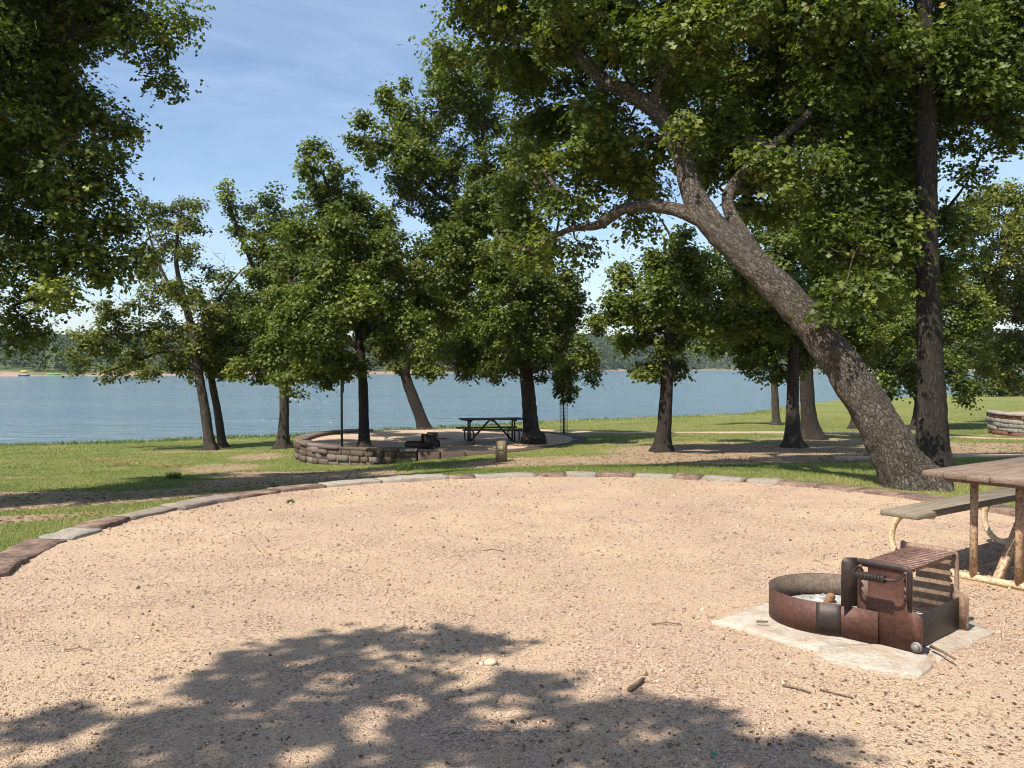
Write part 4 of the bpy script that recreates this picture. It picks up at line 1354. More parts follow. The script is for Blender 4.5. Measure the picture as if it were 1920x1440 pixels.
# shrubs along the far right shore
for q, (u, v, r, lab) in enumerate(((1815, 738, 22, 'round shoreline bush between the low foliage and the yellow green tree'), (1868, 735, 26, 'bushy shrub on the shore below the yellow green tree'), (1925, 730, 30, 'shoreline shrub cut by the right edge of the picture'))):
    p = pt(u, v, 95); gzv = float(gz(p[0], p[1])); p[2] = gzv
    st = ([p, p + [0, 0, .6], p + [.2, 0, 1.2]], [.06, .05, .03])
    rm = r / FPX * 95
    B = [(p + np.array([rm * a, rm * b, rm * c]), rm * .62) for a, b, c in ((0, 0, .8), (.6, .2, .6), (-.6, -.1, .55), (.1, -.4, 1.2))]
    tree('shrub', lab, 'shrub', [st], B, 40 + q, .30, 30, 1.0, .6, LEAF2, 'leaf_yellow', 'bark_dark', 'shrubs on the far right shore', 6, .2, hue=.05)

# --- the leaning oak
Y = 10.9
base = np.array([5.0, 10.95, -.04])
st = px_stem(Y, [(1712, 915, 106, 0), (1678, 850, 93, 0), (1640, 780, 88, .05), (1590, 700, 82, .15), (1535, 625, 76, .3), (1465, 545, 70, .45), (1395, 478, 64, .65), (1335, 425, 58, .85), (1303, 375, 54, 1.0), (1290, 330, 44, 1.15), (1272, 275, 40, 1.3), (1240, 215, 38, 1.45), (1190, 178, 35, 1.6), (1130, 152, 30, 1.7), (1085, 105, 26, 1.8), (1055, 50, 21, 1.9), (1035, -40, 16, 2.), (1000, -140, 9, 2.2)], base)
st2 = px_stem(Y, [(1325, 415, 40, .9), (1270, 392, 29, 1.1), (1210, 384, 26, 1.4), (1160, 392, 24, 1.6), (1125, 425, 21, 1.8), (1080, 425, 14, 2.), (1030, 445, 8, 2.1), (985, 470, 4, 2.2)])
st3 = px_stem(Y, [(1440, 520, 34, .5), (1395, 445, 33, .8), (1366, 395, 28, 1.), (1358, 372, 26, 1.1), (1395, 318, 23, 1.2), (1455, 268, 19, 1.4), (1520, 212, 16, 1.7), (1580, 140, 12, 2.), (1640, 60, 8, 2.3)])
st4 = px_stem(Y, [(1225, 205, 22, 1.5), (1235, 140, 18, 1.3), (1290, 80, 14, 1.2), (1370, 20, 10, 1.2), (1440, -60, 6, 1.2)])
st5 = px_stem(Y, [(1190, 182, 18, 1.6), (1170, 120, 14, 1.9), (1180, 40, 10, 2.3), (1200, -60, 6, 2.6)])
st6 = px_stem(Y, [(1562, 682, 50, .18), (1558, 660, 42, .04), (1555, 650, 26, -.04)])
st7 = px_stem(Y, [(1490, 568, 46, .40), (1484, 548, 30, .30), (1479, 538, 16, .26)])
B = [(880, 15, 60), (945, 55, 66), (1015, 10, 70), (985, 130, 50), (835, 105, 26), (905, 120, 34), (1035, 235, 48), (1085, 295, 56), (1010, 310, 38), (1130, 340, 60), (1060, 385, 44), (975, 405, 44), (1090, 465, 30), (1025, 460, 40), (955, 360, 38), (1170, 270, 56), (1090, 180, 46), (1200, 60, 90), (1120, 0, 80), (1300, 20, 100), (1255, 120, 50), (1330, 150, 76), (1400, 80, 96), (1350, 230, 60), (1430, 180, 70), (1500, 60, 100), (1210, 335, 46), (1480, 270, 60), (1545, 200, 80), (1420, 320, 40), (1460, 380, 44), (1050, 90, 40), (1000, 230, 34), (1140, 200, 40), (1060, 30, 60), (1150, 80, 56), (1230, 160, 34), (1280, 200, 30), (930, 0, 60), (1180, 330, 40), (1380, 290, 56, 2.8), (1335, 330, 40, 2.6), (1420, 360, 46, 2.6), (1310, 260, 36, 2.9), (1230, 270, 40, 2.8), (1395, 400, 30, 2.4),
     (950, -100, 120), (1100, -150, 150), (1300, -180, 140), (1500, -130, 130), (1560, -20, 100), (1600, 560, 34, .1), (1560, 570, 26, -.1), (1640, 545, 20, .1), (1200, 430, 22), (950, 460, 24), (1000, 150, 56, 4.4), (1130, 250, 56, 5.), (1250, 150, 76, 5.), (1380, 220, 76, 5.5), (1210, 370, 34, 4.5), (1450, 330, 60, 5.), (1330, 80, 86, 5.), (1080, 60, 76, 4.4), (1500, 150, 86, 5.5), (1200, -120, 120, 4.4), (1400, -120, 130, 5.), (1300, 300, 40, 5.2), (1060, 40, 40, 1.2), (1150, 45, 50, 1.2), (1240, 60, 52, .8), (1330, 95, 44, .9), (1300, 40, 52, .9), (1390, 10, 56, 1.), (1620, 90, 66, 1.6), (1560, 180, 22, 1.2), (1190, 110, 30, 1.1), (1100, 210, 26, 1.1), (1420, 300, 22, .9), (1280, 240, 16, .9), (1040, -60, 80, .3), (1130, -190, 130, 7.), (1280, -190, 130, 7.), (1400, -180, 130, 7)]
B = [q if len(q) > 3 else q + (2.7 + .9 * math.sin(k * 2.4) if q[1] > 0 else 2.2 + .8 * math.sin(k * 2.4),) for k, q in enumerate(B)]
BB = px_blobs(Y, B, 15, .42)
tree('leaning_oak', 'big leaning oak with blocky grey bark, its trunk slanting left across the picture', 'tree', [st, st2, st3, st4, st5, st6, st7], BB, 26, .118, 62, .82, .32, LEAF4, 'leaf_near', 'bark_near', None, 40, .045, .07, .03, 1.25, dead=10)

# --- the upright oak behind it
Y = 12.4
base = np.array([5.86, 12.3, -.05])
st = px_stem(Y, [(1752, 880, 68), (1748, 800, 60), (1746, 720, 58), (1743, 640, 54), (1740, 560, 48), (1738, 460, 46), (1737, 340, 44), (1736, 200, 42), (1734, 60, 38), (1730, -80, 30), (1725, -250, 20), (1720, -420, 9)], base)
st2 = px_stem(Y, [(1737, 330, 18, 0), (1700, 270, 14, .5), (1660, 220, 10, 1.), (1620, 180, 6, 1.4)])
st3 = px_stem(Y, [(1736, 170, 18, 0), (1785, 110, 13, .5), (1850, 75, 9, .9), (1910, 60, 5, 1.2)])
st4 = px_stem(Y, [(1739, 480, 16, 0), (1690, 430, 12, .4), (1640, 400, 8, .7)])
B = [(1640, 100, 100), (1740, 80, 100), (1840, 60, 96), (1905, 130, 70), (1650, 230, 90), (1790, 190, 66), (1880, 225, 34), (1905, 250, 20), (1600, 330, 76), (1680, 340, 84), (1640, 440, 76), (1600, 430, 60), (1560, 330, 60), (1770, 420, 40), (1785, 470, 42), (1700, 520, 46), (1550, 450, 50), (1830, 150, 44), (1640, 510, 44), (1700, 440, 60), (1760, 530, 34), (1790, 260, 30), (1720, 260, 60), (1890, 180, 50, -.3), (1835, 120, 50, -.3), (1900, 90, 54, -.3), (1885, 250, 24, 0), (1800, 60, 54, -.4), (1845, 190, 34, .2), (1910, 20, 50, -.2),
     (1700, -100, 140), (1850, -120, 140), (1960, 50, 100), (1960, -160, 150), (1600, -200, 130), (1750, -280, 130), (2060, 0, 130), (1580, 30, 100), (1830, 330, 14), (1500, 330, 50), (1650, 300, 76, 4.), (1740, 180, 76, 4.4), (1600, 180, 76, 4.4), (1680, 430, 56, 4.)]
tree('upright_oak', 'tall oak with a straight dark trunk growing right behind the leaning trunk', 'tree', [st, st2, st3, st4], px_blobs(Y, [q if len(q) > 3 or abs(q[0] - 1737) > 75 else q + (.9,) for q in B], 16, .5), 27, .112, 64, .92, .31, LEAF4, 'leaf_near', 'bark_dark', None, 30, .06, .06, -.02, 1.35, dead=6)

# --- the oak behind the camera that shades the foreground
sh = [(470, 1280, 52), (500, 1236, 24), (610, 1208, 20), (580, 1250, 42), (650, 1240, 24), (720, 1188, 34), (870, 1188, 34), (795, 1204, 28), (905, 1206, 16), (400, 1305, 56), (540, 1295, 50), (765, 1268, 38), (700, 1298, 64), (600, 1335, 60), (430, 1352, 44), (510, 1385, 50), (640, 1368, 52), (930, 1290, 48), (1000, 1280, 24), (1080, 1318, 48), (1170, 1328, 34), (830, 1345, 26), (845, 1388, 30), (760, 1412, 46), (440, 1432, 74), (320, 1345, 40), (290, 1405, 60), (950, 1400, 60), (1050, 1385, 44), (1150, 1402, 52), (1300, 1335, 26), (1320, 1392, 44), (1250, 1425, 60), (1410, 1425, 44), (1545, 1412, 26), (70, 1368, 36), (115, 1348, 14), (220, 1440, 50), (130, 1445, 40), (640, 1450, 60), (600, 1530, 110), (350, 1530, 110), (950, 1500, 100), (1250, 1510, 90), (1500, 1490, 40), (60, 1500, 70)]
B = []
rs = np.random.default_rng(77)
for u, v, r in sh:
    s_ = ptz(u, v, 0)
    h = rs.uniform(6.0, 7.0)
    off = h / math.tan(SUN_EL)
    B.append((np.array([s_[0] - SUN_W[0] * off, s_[1] - SUN_W[1] * off, h]), r * s_[1] / FPX * .95))
B += [(np.array([-7.5 + a, -5.2 + b, 6.2 + c]), 1.2) for a, b, c in ((0, 0, 1.5), (-1.5, 1, .5), (-1, -1.5, 1), (1.2, -1.4, .8), (-2.5, -.6, 1.2), (.3, -.3, 2))]
st = ([(-8.2, -6.0, -.1), (-8.1, -5.9, 1.5), (-7.9, -5.6, 3.2), (-7.5, -5.2, 5.0), (-7.2, -4.8, 6.6), (-7, -4.6, 8)], [.30, .26, .23, .17, .10, .04])
st2 = ([(-7.6, -5.4, 4.4), (-6.4, -4.3, 5.6), (-5.6, -3, 6.3), (-4.8, -1.6, 6.6), (-4., -.4, 6.7)], [.13, .10, .07, .05, .03])
tree('oak_tree', 'oak standing behind the camera, known from its leafy shadow on the gravel', 'tree', [st, st2], B, 28, .12, 20, 1.0, .17, LEAF2, 'leaf_mid', 'bark_mid')

# ------------------------------------------------------------------ far shore
FS = np.array([(-700, 330), (-340, 330), (-188, 335), (-120, 380), (-33, 500), (60, 720), (195, 930), (400, 900), (620, 760), (900, 700)], float)
s_ = np.concatenate([[0], np.cumsum(np.linalg.norm(np.diff(FS, axis=0), axis=1))])
nq = 220
q = np.linspace(0, s_[-1], nq)
fx, fy = np.interp(q, s_, FS[:, 0]), np.interp(q, s_, FS[:, 1])
for _ in range(6):
    fx[1:-1] = (fx[:-2] + 2 * fx[1:-1] + fx[2:]) / 4; fy[1:-1] = (fy[:-2] + 2 * fy[1:-1] + fy[2:]) / 4
fy += 14 * (vn2(fx, fx * 0, .02, 61) - .5) + 7 * (vn2(fx, fx * 0, .07, 62) - .5)
nrm_ = np.hypot(fx, fy)
ux, uy = fx / nrm_, fy / nrm_
prof = [(-30, -4), (0, -2.05), (3, -1.6), (8, -.9), (16, .3), (40, 4.0), (90, 12), (150, 19.5), (230, 24), (420, 26), (800, 22)]
po_ = np.array(prof, float)
ridge = np.interp(nrm_, [330, 500, 900, 1000], [.62, .86, 1.45, 1.5])
V = []
for o_, z_ in prof:
    zz = np.where(z_ > 2, z_ * ridge * (1 + .12 * (vn2(fx, fy, .006, 63) - .5)) + 3 * (vn2(fx + o_, fy + o_, .02, 64) - .5), z_)
    V.append(np.stack([fx + ux * o_, fy + uy * o_, zz], -1))
V = np.stack(V, 0)
hl = np_mesh('far_hills', V.reshape(-1, 3), [grid_faces(len(prof), nq)], M['hill'], None, True)
tag(hl, kind='structure')
# woods on the hills: one mass of crowns made of small leaf faces
rs = np.random.default_rng(9)
NT_ = 4200
ii = rs.integers(0, nq - 1, NT_); oo = 6 + 260 * rs.random(NT_) ** 1.4
vis = np.abs(fx[ii] / fy[ii]) < .75
ii, oo = ii[vis], oo[vis]
tt = rs.random(len(ii))
cx = fx[ii] * (1 - tt) + fx[ii + 1] * tt; cy = fy[ii] * (1 - tt) + fy[ii + 1] * tt
rd = ridge[ii]
cz = np.interp(oo, po_[:, 0], po_[:, 1]); cz = np.where(cz > 2, cz * rd, cz)
kx, ky = cx / np.hypot(cx, cy), cy / np.hypot(cx, cy)
cx, cy = cx + kx * oo, cy + ky * oo
dist = np.hypot(cx, cy)
hh = rs.uniform(4.0, 7.5, len(cx)) * np.interp(dist, [330, 1000], [.85, 1.25]) * np.interp(oo, [6, 25], [.45, 1])
VV, FF, TT = [], [], []
nf = 62
m = len(cx)
d = rs.normal(size=(m, nf, 3)); d[..., 2] = np.abs(d[..., 2]) * .9 - .25
d /= np.linalg.norm(d, axis=2)[..., None]
lump = 1 + .35 * (vnoise((d * 2.3 + np.arange(m)[:, None, None] * 3.7).reshape(-1, 3), 5).reshape(m, nf) - .5) * 2
P = np.stack([cx, cy, cz + hh * .45], -1)[:, None, :] + d * (hh * .52)[:, None, None] * lump[..., None] * np.array([1.05, 1.05, .95])
P = P.reshape(-1, 3); O = d.reshape(-1, 3)
Vl, Fl = leaves(P, O * 2.2, 1, rs, LEAF2, .5)
scale_ = np.repeat(hh, nf) * .30
Vl = (Vl.reshape(-1, 4, 3) - P[:, None, :]) * scale_[:, None, None] * 1.15 + P[:, None, :]
tone = np.repeat(np.clip(rs.normal(.42, .2, m), 0, .95), nf) + rs.normal(0, .1, m * nf)
fo = np_mesh('far_forest', Vl.reshape(-1, 3), [Fl], M['forest'], None, False, {'tint': np.repeat(np.clip(tone, 0, 1), 4)})
tag(fo, 'hazy green oak woods covering the hills across the lake', 'forest', kind='stuff')


def hull(name, label, cat, c, L, Wd, H, mat, rz):
    g = Geo()
    n = 13
    t = np.linspace(-1, 1, n)
    w = Wd / 2 * np.sqrt(np.clip(1 - np.abs(t) ** 2.4, .01, 1))
    R = []
    for k in range(n):
        x = t[k] * L / 2; up = H * .25 * t[k] ** 2
        R.append([(x, -w[k], H + up), (x, -w[k] * .75, H * .3 + up), (x, 0, up * .8), (x, w[k] * .75, H * .3 + up), (x, w[k], H + up), (x, w[k] * .6, H * .8 + up), (x, 0, H * .45 + up), (x, -w[k] * .6, H * .8 + up)])
    V = np.array(R).reshape(-1, 3)
    i = np.arange(n - 1)[:, None] * 8; j = np.arange(8)[None, :]
    g.add(V, np.stack([i + j, i + (j + 1) % 8, i + 8 + (j + 1) % 8, i + 8 + j], -1).reshape(-1, 4))
    o = g.build(name, mat, None, True)
    o.location = c; o.rotation_euler = (0, 0, rz)
    return tag(o, label, cat)


def far_at(u, inland):
    k = np.argmin(np.abs(fx / fy - (u - 960) / FPX))
    return np.array([fx[k] + ux[k] * inland, fy[k] + uy[k] * inland])


for u, off, L, Wd, H, mm, nm, lab, cat in ((45, -1, 4.2, 1.7, .7, 'kayak_blue', 'rowing_boat', 'small dark blue boat moored at the far red beach', 'boat'), (74, 3, 5.4, 1.2, .5, 'kayak_green', 'kayak', 'bright green kayak drawn up on the far beach', 'kayak'), (60, 9, 2.2, 1.2, .8, 'kayak_yellow', 'kayak', 'small yellow kayak higher up on the far beach', 'kayak')):
    p = far_at(u, off)
    hull(nm, lab, cat, (p[0], p[1], max(WATER_Z - .1, float(np.interp(off, po_[:, 0], po_[:, 1])) - .05)), L, Wd, H, M[mm], .1)

# ------------------------------------------------------------------ grass
rs = np.random.default_rng(21)


def blades(X, Y, H, Wd, tone, Z=None):
    n = len(X)
    Z = gz(X, Y) if Z is None else Z
    a = rs.uniform(0, 2 * math.pi, n)
    lean = rs.normal(0, .45, (n, 2)) * H[:, None]
    B0 = np.stack([X + np.cos(a) * Wd, Y + np.sin(a) * Wd, Z - .01], -1)
    B1 = np.stack([X - np.cos(a) * Wd, Y - np.sin(a) * Wd, Z - .01], -1)
    T = np.stack([X + lean[:, 0], Y + lean[:, 1], Z + H], -1)
    V = np.stack([B0, B1, T], 1).reshape(-1, 3)
    return V, np.arange(3 * n).reshape(-1, 3), np.repeat(np.clip(tone, 0, 1), 3)


N = 520000
Yg = 5.5 * (75 / 5.5) ** rs.random(N)
Xg = (rs.random(N) * 2 - 1) * .72 * Yg
dk1 = np.hypot(Xg - P1[0], Yg - P1[1]); dk2 = np.hypot(Xg - P2[0], Yg - P2[1]); dk3 = np.hypot(Xg - c3[0], Yg - c3[1])
bm_ = bare_mask(Xg, Yg) + (vn2(Xg, Yg, 1.6, 8) - .5) * 1.0
shd = shore(Xg, Yg)


def near_line(X, Y, pts, w):
    pts = np.asarray(pts)
    d = np.full(X.shape, 1e9)
    for a, b in zip(pts[:-1], pts[1:]):
        ab = b - a
        t = np.clip(((X - a[0]) * ab[0] + (Y - a[1]) * ab[1]) / (ab @ ab), 0, 1)
        d = np.minimum(d, np.hypot(X - a[0] - ab[0] * t, Y - a[1] - ab[1] * t))
    return d < w


keep = (dk1 > R1 + .40) & ~((Yg < 6.9) & (np.abs(Xg - .7) < 7.3)) & (dk2 > R2 + .46) & (dk3 > 4.8) & (shd > .15) & (rs.random(N) > np.clip(bm_ * 1.5 - .25, 0, .97)) & ~near_line(Xg, Yg, pa, .6) & ~near_line(Xg, Yg, pb, .85)
Xg, Yg, bm_, shd = Xg[keep], Yg[keep], bm_[keep], shd[keep]
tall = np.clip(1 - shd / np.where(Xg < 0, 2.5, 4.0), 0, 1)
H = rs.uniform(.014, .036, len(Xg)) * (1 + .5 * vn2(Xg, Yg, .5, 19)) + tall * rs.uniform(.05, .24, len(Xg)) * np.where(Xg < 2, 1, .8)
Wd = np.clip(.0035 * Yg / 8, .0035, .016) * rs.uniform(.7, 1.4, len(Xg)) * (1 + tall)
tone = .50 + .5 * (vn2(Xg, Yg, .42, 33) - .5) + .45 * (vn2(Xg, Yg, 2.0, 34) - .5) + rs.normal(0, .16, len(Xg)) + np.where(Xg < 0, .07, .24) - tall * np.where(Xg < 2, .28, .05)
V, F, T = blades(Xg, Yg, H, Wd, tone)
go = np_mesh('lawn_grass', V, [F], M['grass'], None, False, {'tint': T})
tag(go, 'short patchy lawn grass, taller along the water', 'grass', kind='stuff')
# weeds by the kerb: a few countable tufts
for q, (u, v, hh_, lab) in enumerate(((325, 898, .24, 'dark spiky weed tuft on the left lawn at the edge of the shade'), (540, 938, .05, 'small weed sprouting at the inner side of the kerb'), (760, 882, .35, 'leafy weed clump at the foot of the retaining wall'))):
    p = gpt(u, v) if q != 1 else ptz(545, 943, 0.0)
    n = 160
    X = p[0] + rs.normal(0, .38 * hh_, n); Yy = p[1] + rs.normal(0, .36 * hh_, n)
    V, F, T = blades(X, Yy, hh_ * rs.uniform(.4, 1, n), np.full(n, .012 if q != 1 else .004), np.full(n, .15) + rs.normal(0, .1, n), np.full(n, p[2]))
    tag(np_mesh('weed_tuft', V - p, [F], M['grass'], None, False, {'tint': T}), lab, 'weed').location = p

# ------------------------------------------------------------------ loose things on the gravel
rs = np.random.default_rng(55)
OCT = np.array([(1, 0, 0), (-1, 0, 0), (0, 1, 0), (0, -1, 0), (0, 0, 1), (0, 0, -1.)])
OF = np.array([(0, 2, 4), (2, 1, 4), (1, 3, 4), (3, 0, 4), (2, 0, 5), (1, 2, 5), (3, 1, 5), (0, 3, 5)])
N = 110000
Yp = 3.0 * (12.0 / 3.0) ** rs.random(N); Xp = (rs.random(N) * 2 - 1) * .68 * Yp
cl_ = vn2(Xp, Yp, 1.1, 71) + .6 * vn2(Xp, Yp, 4, 72)
keep = ((np.hypot(Xp - P1[0], Yp - P1[1]) < R1) | ((Yp < 6.3) & (np.abs(Xp - .7) < 7))) & (rs.random(N) < np.clip(cl_ * 1.1 - .15, .12, 1))
Xp, Yp = Xp[keep], Yp[keep]
n = len(Xp)
S = np.exp(rs.normal(math.log(.0031), .45, n)) * (Yp / 4.5) ** .55
S = np.clip(S, .0020, .015)
Vp = OCT[None] * (S[:, None] * rs.uniform(.6, 1.5, (n, 3)))[:, None, :] * rs.uniform(.8, 1.2, (n, 6, 1))
an = rs.uniform(0, 6.28, n); ca, sa = np.cos(an)[:, None], np.sin(an)[:, None]
Vp = np.stack([Vp[..., 0] * ca - Vp[..., 1] * sa, Vp[..., 0] * sa + Vp[..., 1] * ca, Vp[..., 2]], -1)
zp = .020 * (vn2(Xp, Yp, .9, 11) - .5) + .012 * (vn2(Xp, Yp, 3.1, 12) - .5)
Vp += np.stack([Xp, Yp, zp + S * .35], -1)[:, None, :]
tag(np_mesh('loose_gravel', Vp.reshape(-1, 3), [(OF[None] + (np.arange(n) * 6)[:, None, None]).reshape(-1, 3)], M['pebble'], None, False, {'tint': np.repeat(np.clip(rs.normal(.47, .22, n), 0, 1), 6)}),
    'loose pink and tan pebbles strewn over the near gravel circle', 'gravel', kind='stuff')


def litter(X, Y, Z, L, tones):
    n = len(X)
    tv = np.array([(0, 0, 0), (-.3, .5, .12), (0, 1, .05), (.3, .5, .16)])
    a = rs.uniform(0, 6.28, n)
    V = tv[None] * L[:, None, None] * np.stack([rs.uniform(.4, 1.2, n), np.ones(n), rs.uniform(.2, 2., n)], -1)[:, None, :]
    ca, sa = np.cos(a)[:, None], np.sin(a)[:, None]
    V = np.stack([V[..., 0] * ca - V[..., 1] * sa, V[..., 0] * sa + V[..., 1] * ca, V[..., 2]], -1) + np.stack([X, Y, Z + .003], -1)[:, None]
    return V.reshape(-1, 3), (np.array([(0, 2, 1), (0, 3, 2)])[None] + (np.arange(n) * 4)[:, None, None]).reshape(-1, 3), np.repeat(tones, 4)


N = 11000
Yl = 3.0 * (11.8 / 3) ** rs.random(N); Xl = (rs.random(N) * 2 - 1) * .66 * Yl
kp = ((np.hypot(Xl - P1[0], Yl - P1[1]) < R1 - .02) | (Yl < 6.2)) & (rs.random(N) < np.clip(.10 + .9 * np.clip((Xl - .8) / 2.5, 0, 1) * np.clip((6.2 - Yl) / 2, 0, 1) + .5 * (vn2(Xl, Yl, 1.5, 73) > .62), 0, 1))
fl_ = np.array([fr_world(0, 0)[:2], fr_world(.45, 0)[:2]])
kp &= (np.hypot(Xl - fl_[0, 0], Yl - fl_[0, 1]) > .5) & (np.hypot(Xl - fl_[1, 0], Yl - fl_[1, 1]) > .45)
Xl, Yl = Xl[kp], Yl[kp]
zl = .020 * (vn2(Xl, Yl, .9, 11) - .5) + .012 * (vn2(Xl, Yl, 3.1, 12) - .5)
V1 = litter(Xl, Yl, zl, rs.uniform(.006, .032, len(Xl)), np.clip(rs.normal(.48, .28, len(Xl)), 0, 1))
# and on the shaded soil of the lawn
N = 26000
Yl = 8 * (34 / 8.) ** rs.random(N); Xl = (rs.random(N) * 2 - 1) * .68 * Yl
kp = (bare_mask(Xl, Yl) + (vn2(Xl, Yl, 1.6, 8) - .5) > .4) & (np.hypot(Xl - P1[0], Yl - P1[1]) > R1 + .45) & (np.hypot(Xl - P2[0], Yl - P2[1]) > 5) & (shore(Xl, Yl) > .5)
Xl, Yl = Xl[kp], Yl[kp]
V2 = litter(Xl, Yl, gz(Xl, Yl) + .006, rs.uniform(.03, .085, len(Xl)), np.clip(rs.normal(.42, .25, len(Xl)), 0, 1))
tag(np_mesh('leaf_litter', np.concatenate([V1[0], V2[0]]), [V1[1], V2[1] + len(V1[0])], M['litter'], None, False, {'tint': np.concatenate([V1[2], V2[2]])}),
    'scraps of dry brown leaf and bark lying on gravel and bare soil', 'leaf litter', kind='stuff')
# orange leaf heaps on the left lawn
for u, v, n, lab in ((185, 865, 120, 'scatter of dry orange leaves farthest back of those on the left lawn'), (228, 873, 150, 'brightest heap of dry orange leaves on the left lawn'), (308, 876, 90, 'loose patch of dry leaves right of the orange heap on the left lawn')):
    p = gpt(u, v)
    X = p[0] + rs.normal(0, .32, n); Yy = p[1] + rs.normal(0, .35, n)
    V, F, T = litter(X, Yy, gz(X, Yy) + .03 + .05 * rs.random(n), rs.uniform(.06, .13, n), np.clip(rs.normal(.85, .15, n), 0, 1))
    o = np_mesh('leaf_heap', V - p, [F], M['litter'], None, False, {'tint': T})
    o.location = p
    tag(o, lab, 'dry leaves', 'heaps of dry leaves on the left lawn', 'stuff')


def rock(name, label, cat, u, v, size, mat, seed):
    p = ptz(u, v, 0)
    r_ = np.random.default_rng(seed)
    bm = bmesh.new(); bmesh.ops.create_icosphere(bm, subdivisions=2, radius=1)
    V = np.array([v_.co[:] for v_ in bm.verts])
    k = .7 + .6 * vnoise(V * 1.7, seed)
    for v_, kk in zip(bm.verts, k): v_.co = v_.co * kk
    g = Geo(); g.bm(bm, (0, 0, 0), np.diag(size))
    o = g.build(name, mat); o.location = (p[0], p[1], size[2] * .55); o.rotation_euler = (0, 0, r_.uniform(0, 6))
    return tag(o, label, cat)


rock('stone', 'pale tan stone lying alone at the edge of the foreground shadow', 'stone', 919, 1246, (.036, .026, .018), M['pale_rock'], 3)
rock('stone', 'small grey rounded pebble in the foreground shade right of the pale stone', 'stone', 1162, 1305, (.014, .012, .010), M['grey_rock'], 4)


def stick(label, uv, r, mat=M['twig'], name='twig', cat='twig', z=.008):
    P = [ptz(u, v, 0) + np.array([0, 0, z + .004 * (k % 2)]) for k, (u, v) in enumerate(uv)]
    c = P[0].copy(); c[2] = 0
    g = Geo(); g.tube(np.array(P) - c, np.linspace(r, r * .6, len(P)), 7, True, .5, .15)
    o = g.build(name, mat, None, True); o.location = c
    return tag(o, label, cat, 'dry twigs on the near gravel')


stick('thin dry twig lying on sunny gravel left of the flagstones', [(1222, 1173), (1250, 1170), (1278, 1174)], .006)
stick('short thick twig on the left flagstone beside the ring', [(1418, 1178), (1440, 1180)], .010, z=.04)
stick('reddish bark stick on the right flagstone below the hinge bolt', [(1745, 1228), (1768, 1240), (1790, 1252)], .010, z=.045)
stick('brown twig below the front flagstone', [(1468, 1288), (1500, 1296), (1520, 1302)], .007)
stick('curved broken twig in the sun near the lower right corner', [(1538, 1296), (1560, 1303), (1600, 1312)], .006)
stick('rust brown bark chip at the shadow edge', [(1180, 1298), (1196, 1286), (1206, 1278)], .016, name='bark_chip', cat='bark chip', z=.012)
stick('dark crooked twig on the left part of the gravel', [(120, 1222), (150, 1218), (172, 1222)], .005)
stick('tiny twig near the centre of the gravel circle', [(905, 1035), (925, 1032), (945, 1036)], .006)
p = ptz(1338, 1417, 0)
g = Geo(); g.tube([(0, 0, .001), (0, 0, .006), (0, 0, .008)], [.013, .012, .008], 16)
o = g.build('bottle_cap', M['cap_green']); o.location = (p[0], p[1], .002)
tag(o, 'tiny teal bottle cap on the gravel at the bottom edge', 'bottle cap')

# ------------------------------------------------------------------ air
g = Geo()
lo, hi = np.array([-1500., -420., -9.]), np.array([1500., 1900., 75.])
Vb = np.array([[(lo, hi)[a][0], (lo, hi)[b][1], (lo, hi)[c][2]] for a in (0, 1) for b in (0, 1) for c in (0, 1)])
hz = np_mesh('haze', Vb, [np.array([[0, 1, 3, 2], [4, 6, 7, 5], [0, 4, 5, 1], [2, 3, 7, 6], [0, 2, 6, 4], [1, 5, 7, 3]])], None)
hm = bpy.data.materials.new('lake_haze'); hm.use_nodes = True
t = hm.node_tree; t.nodes.clear()
vo = t.nodes.new('ShaderNodeVolumePrincipled'); ou = t.nodes.new('ShaderNodeOutputMaterial')
vo.inputs['Color'].default_value = (.82, .90, 1, 1); vo.inputs['Density'].default_value = .00014; vo.inputs['Anisotropy'].default_value = .2
t.links.new(vo.outputs[0], ou.inputs['Volume'])
hz.data.materials.append(hm)
tag(hz, kind='stuff')

# ------------------------------------------------------------------ sky, sun, camera
w = bpy.data.worlds.new('World'); SC.world = w; w.use_nodes = True
t = w.node_tree; t.nodes.clear()
sky = t.nodes.new('ShaderNodeTexSky'); sky.sky_type = 'NISHITA'; sky.sun_disc = False
sky.sun_elevation = SUN_EL
sky.sun_rotation = math.atan2(-SUN_W[0], -SUN_W[1])
sky.air_density = 1.0; sky.dust_density = .5; sky.ozone_density = 2.6
tc = t.nodes.new('ShaderNodeTexCoord')
mp = t.nodes.new('ShaderNodeMapping'); mp.inputs['Scale'].default_value = (1.6, 2.2, 7.0); mp.inputs['Rotation'].default_value = (.25, .5, .3)
no = t.nodes.new('ShaderNodeTexNoise'); no.inputs['Scale'].default_value = 1.6; no.inputs['Detail'].default_value = 7; no.inputs['Roughness'].default_value = .58; no.inputs['Distortion'].default_value = .5
cr = t.nodes.new('ShaderNodeValToRGB'); cr.color_ramp.elements[0].position = .40; cr.color_ramp.elements[1].position = .85
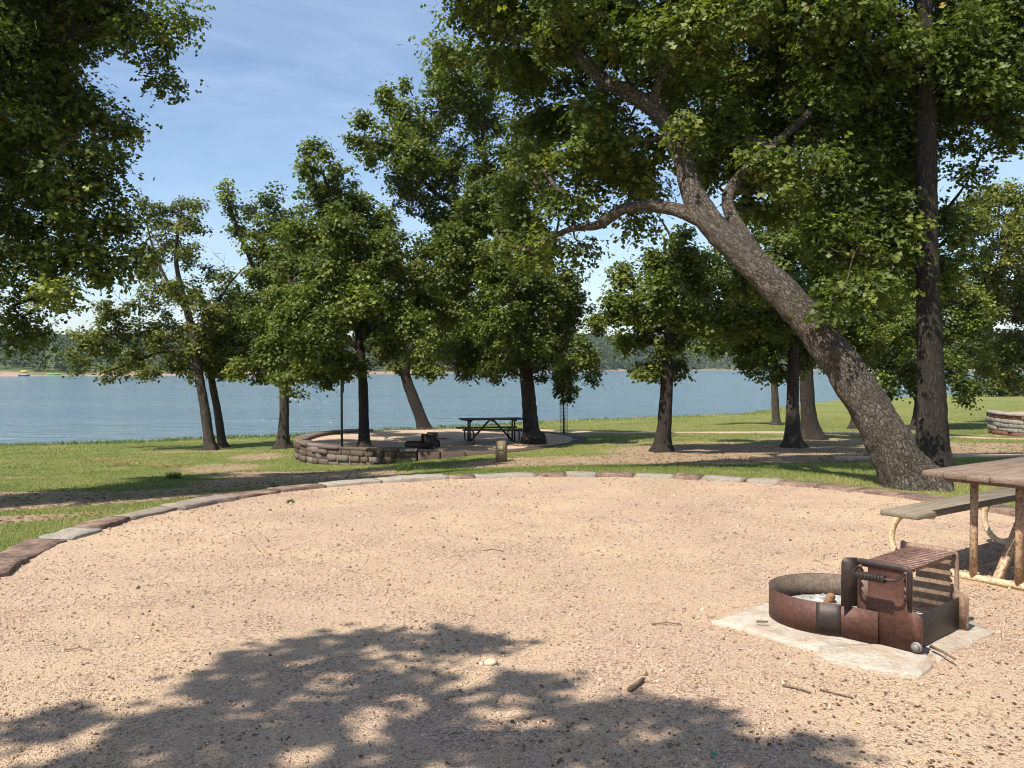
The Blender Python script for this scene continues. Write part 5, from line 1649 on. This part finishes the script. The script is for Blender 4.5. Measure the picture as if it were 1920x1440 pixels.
cr.color_ramp.elements[1].color = (.5, .5, .5, 1)
mx = t.nodes.new('ShaderNodeMix'); mx.data_type = 'RGBA'; mx.inputs[7].default_value = (5.6, 6.5, 8.0, 1)
bg = t.nodes.new('ShaderNodeBackground'); bg.inputs['Strength'].default_value = .108
wo = t.nodes.new('ShaderNodeOutputWorld')
L_ = t.links.new
L_(tc.outputs['Generated'], mp.inputs[0]); L_(mp.outputs[0], no.inputs['Vector']); L_(no.outputs[0], cr.inputs[0])
L_(cr.outputs[0], mx.inputs[0]); L_(sky.outputs[0], mx.inputs[6]); L_(mx.outputs[2], bg.inputs[0]); L_(bg.outputs[0], wo.inputs[0])

sl = bpy.data.lights.new('sun', 'SUN'); sl.energy = 4.9; sl.angle = math.radians(.53); sl.color = (1, .95, .87)
so = link(bpy.data.objects.new('sun', sl))
d = Vector((SUN_W[0] * math.cos(SUN_EL), SUN_W[1] * math.cos(SUN_EL), -math.sin(SUN_EL)))
so.rotation_euler = d.to_track_quat('-Z', 'Y').to_euler()
so.location = (-10, -10, 30)

cd = bpy.data.cameras.new('camera'); cd.sensor_width = 36; cd.lens = 36 * FPX / 1920; cd.clip_start = .1; cd.clip_end = 5000
co = link(bpy.data.objects.new('camera', cd))
co.location = (0, 0, CAMH)
co.rotation_euler = (math.pi / 2 - PITCH, 0, 0)
SC.camera = co

vs = SC.view_settings
vs.view_transform = 'Standard'; vs.look = 'None'; vs.gamma = 1; vs.exposure = 0.66
SC.render.engine = 'CYCLES'
cy = SC.cycles
cy.max_bounces = 6; cy.diffuse_bounces = 3; cy.glossy_bounces = 3; cy.transmission_bounces = 3; cy.transparent_max_bounces = 4; cy.volume_bounces = 0
cy.use_denoising = True; cy.filter_width = 1.05
cy.use_adaptive_sampling = True; cy.adaptive_threshold = .02
cy.caustics_reflective = False; cy.caustics_refractive = False

print('TRIS', {o.name: len(o.data.polygons) for o in SC.objects if o.type == 'MESH' and len(o.data.polygons) > 60000}, sum(len(o.data.polygons) for o in SC.objects if o.type == 'MESH'))
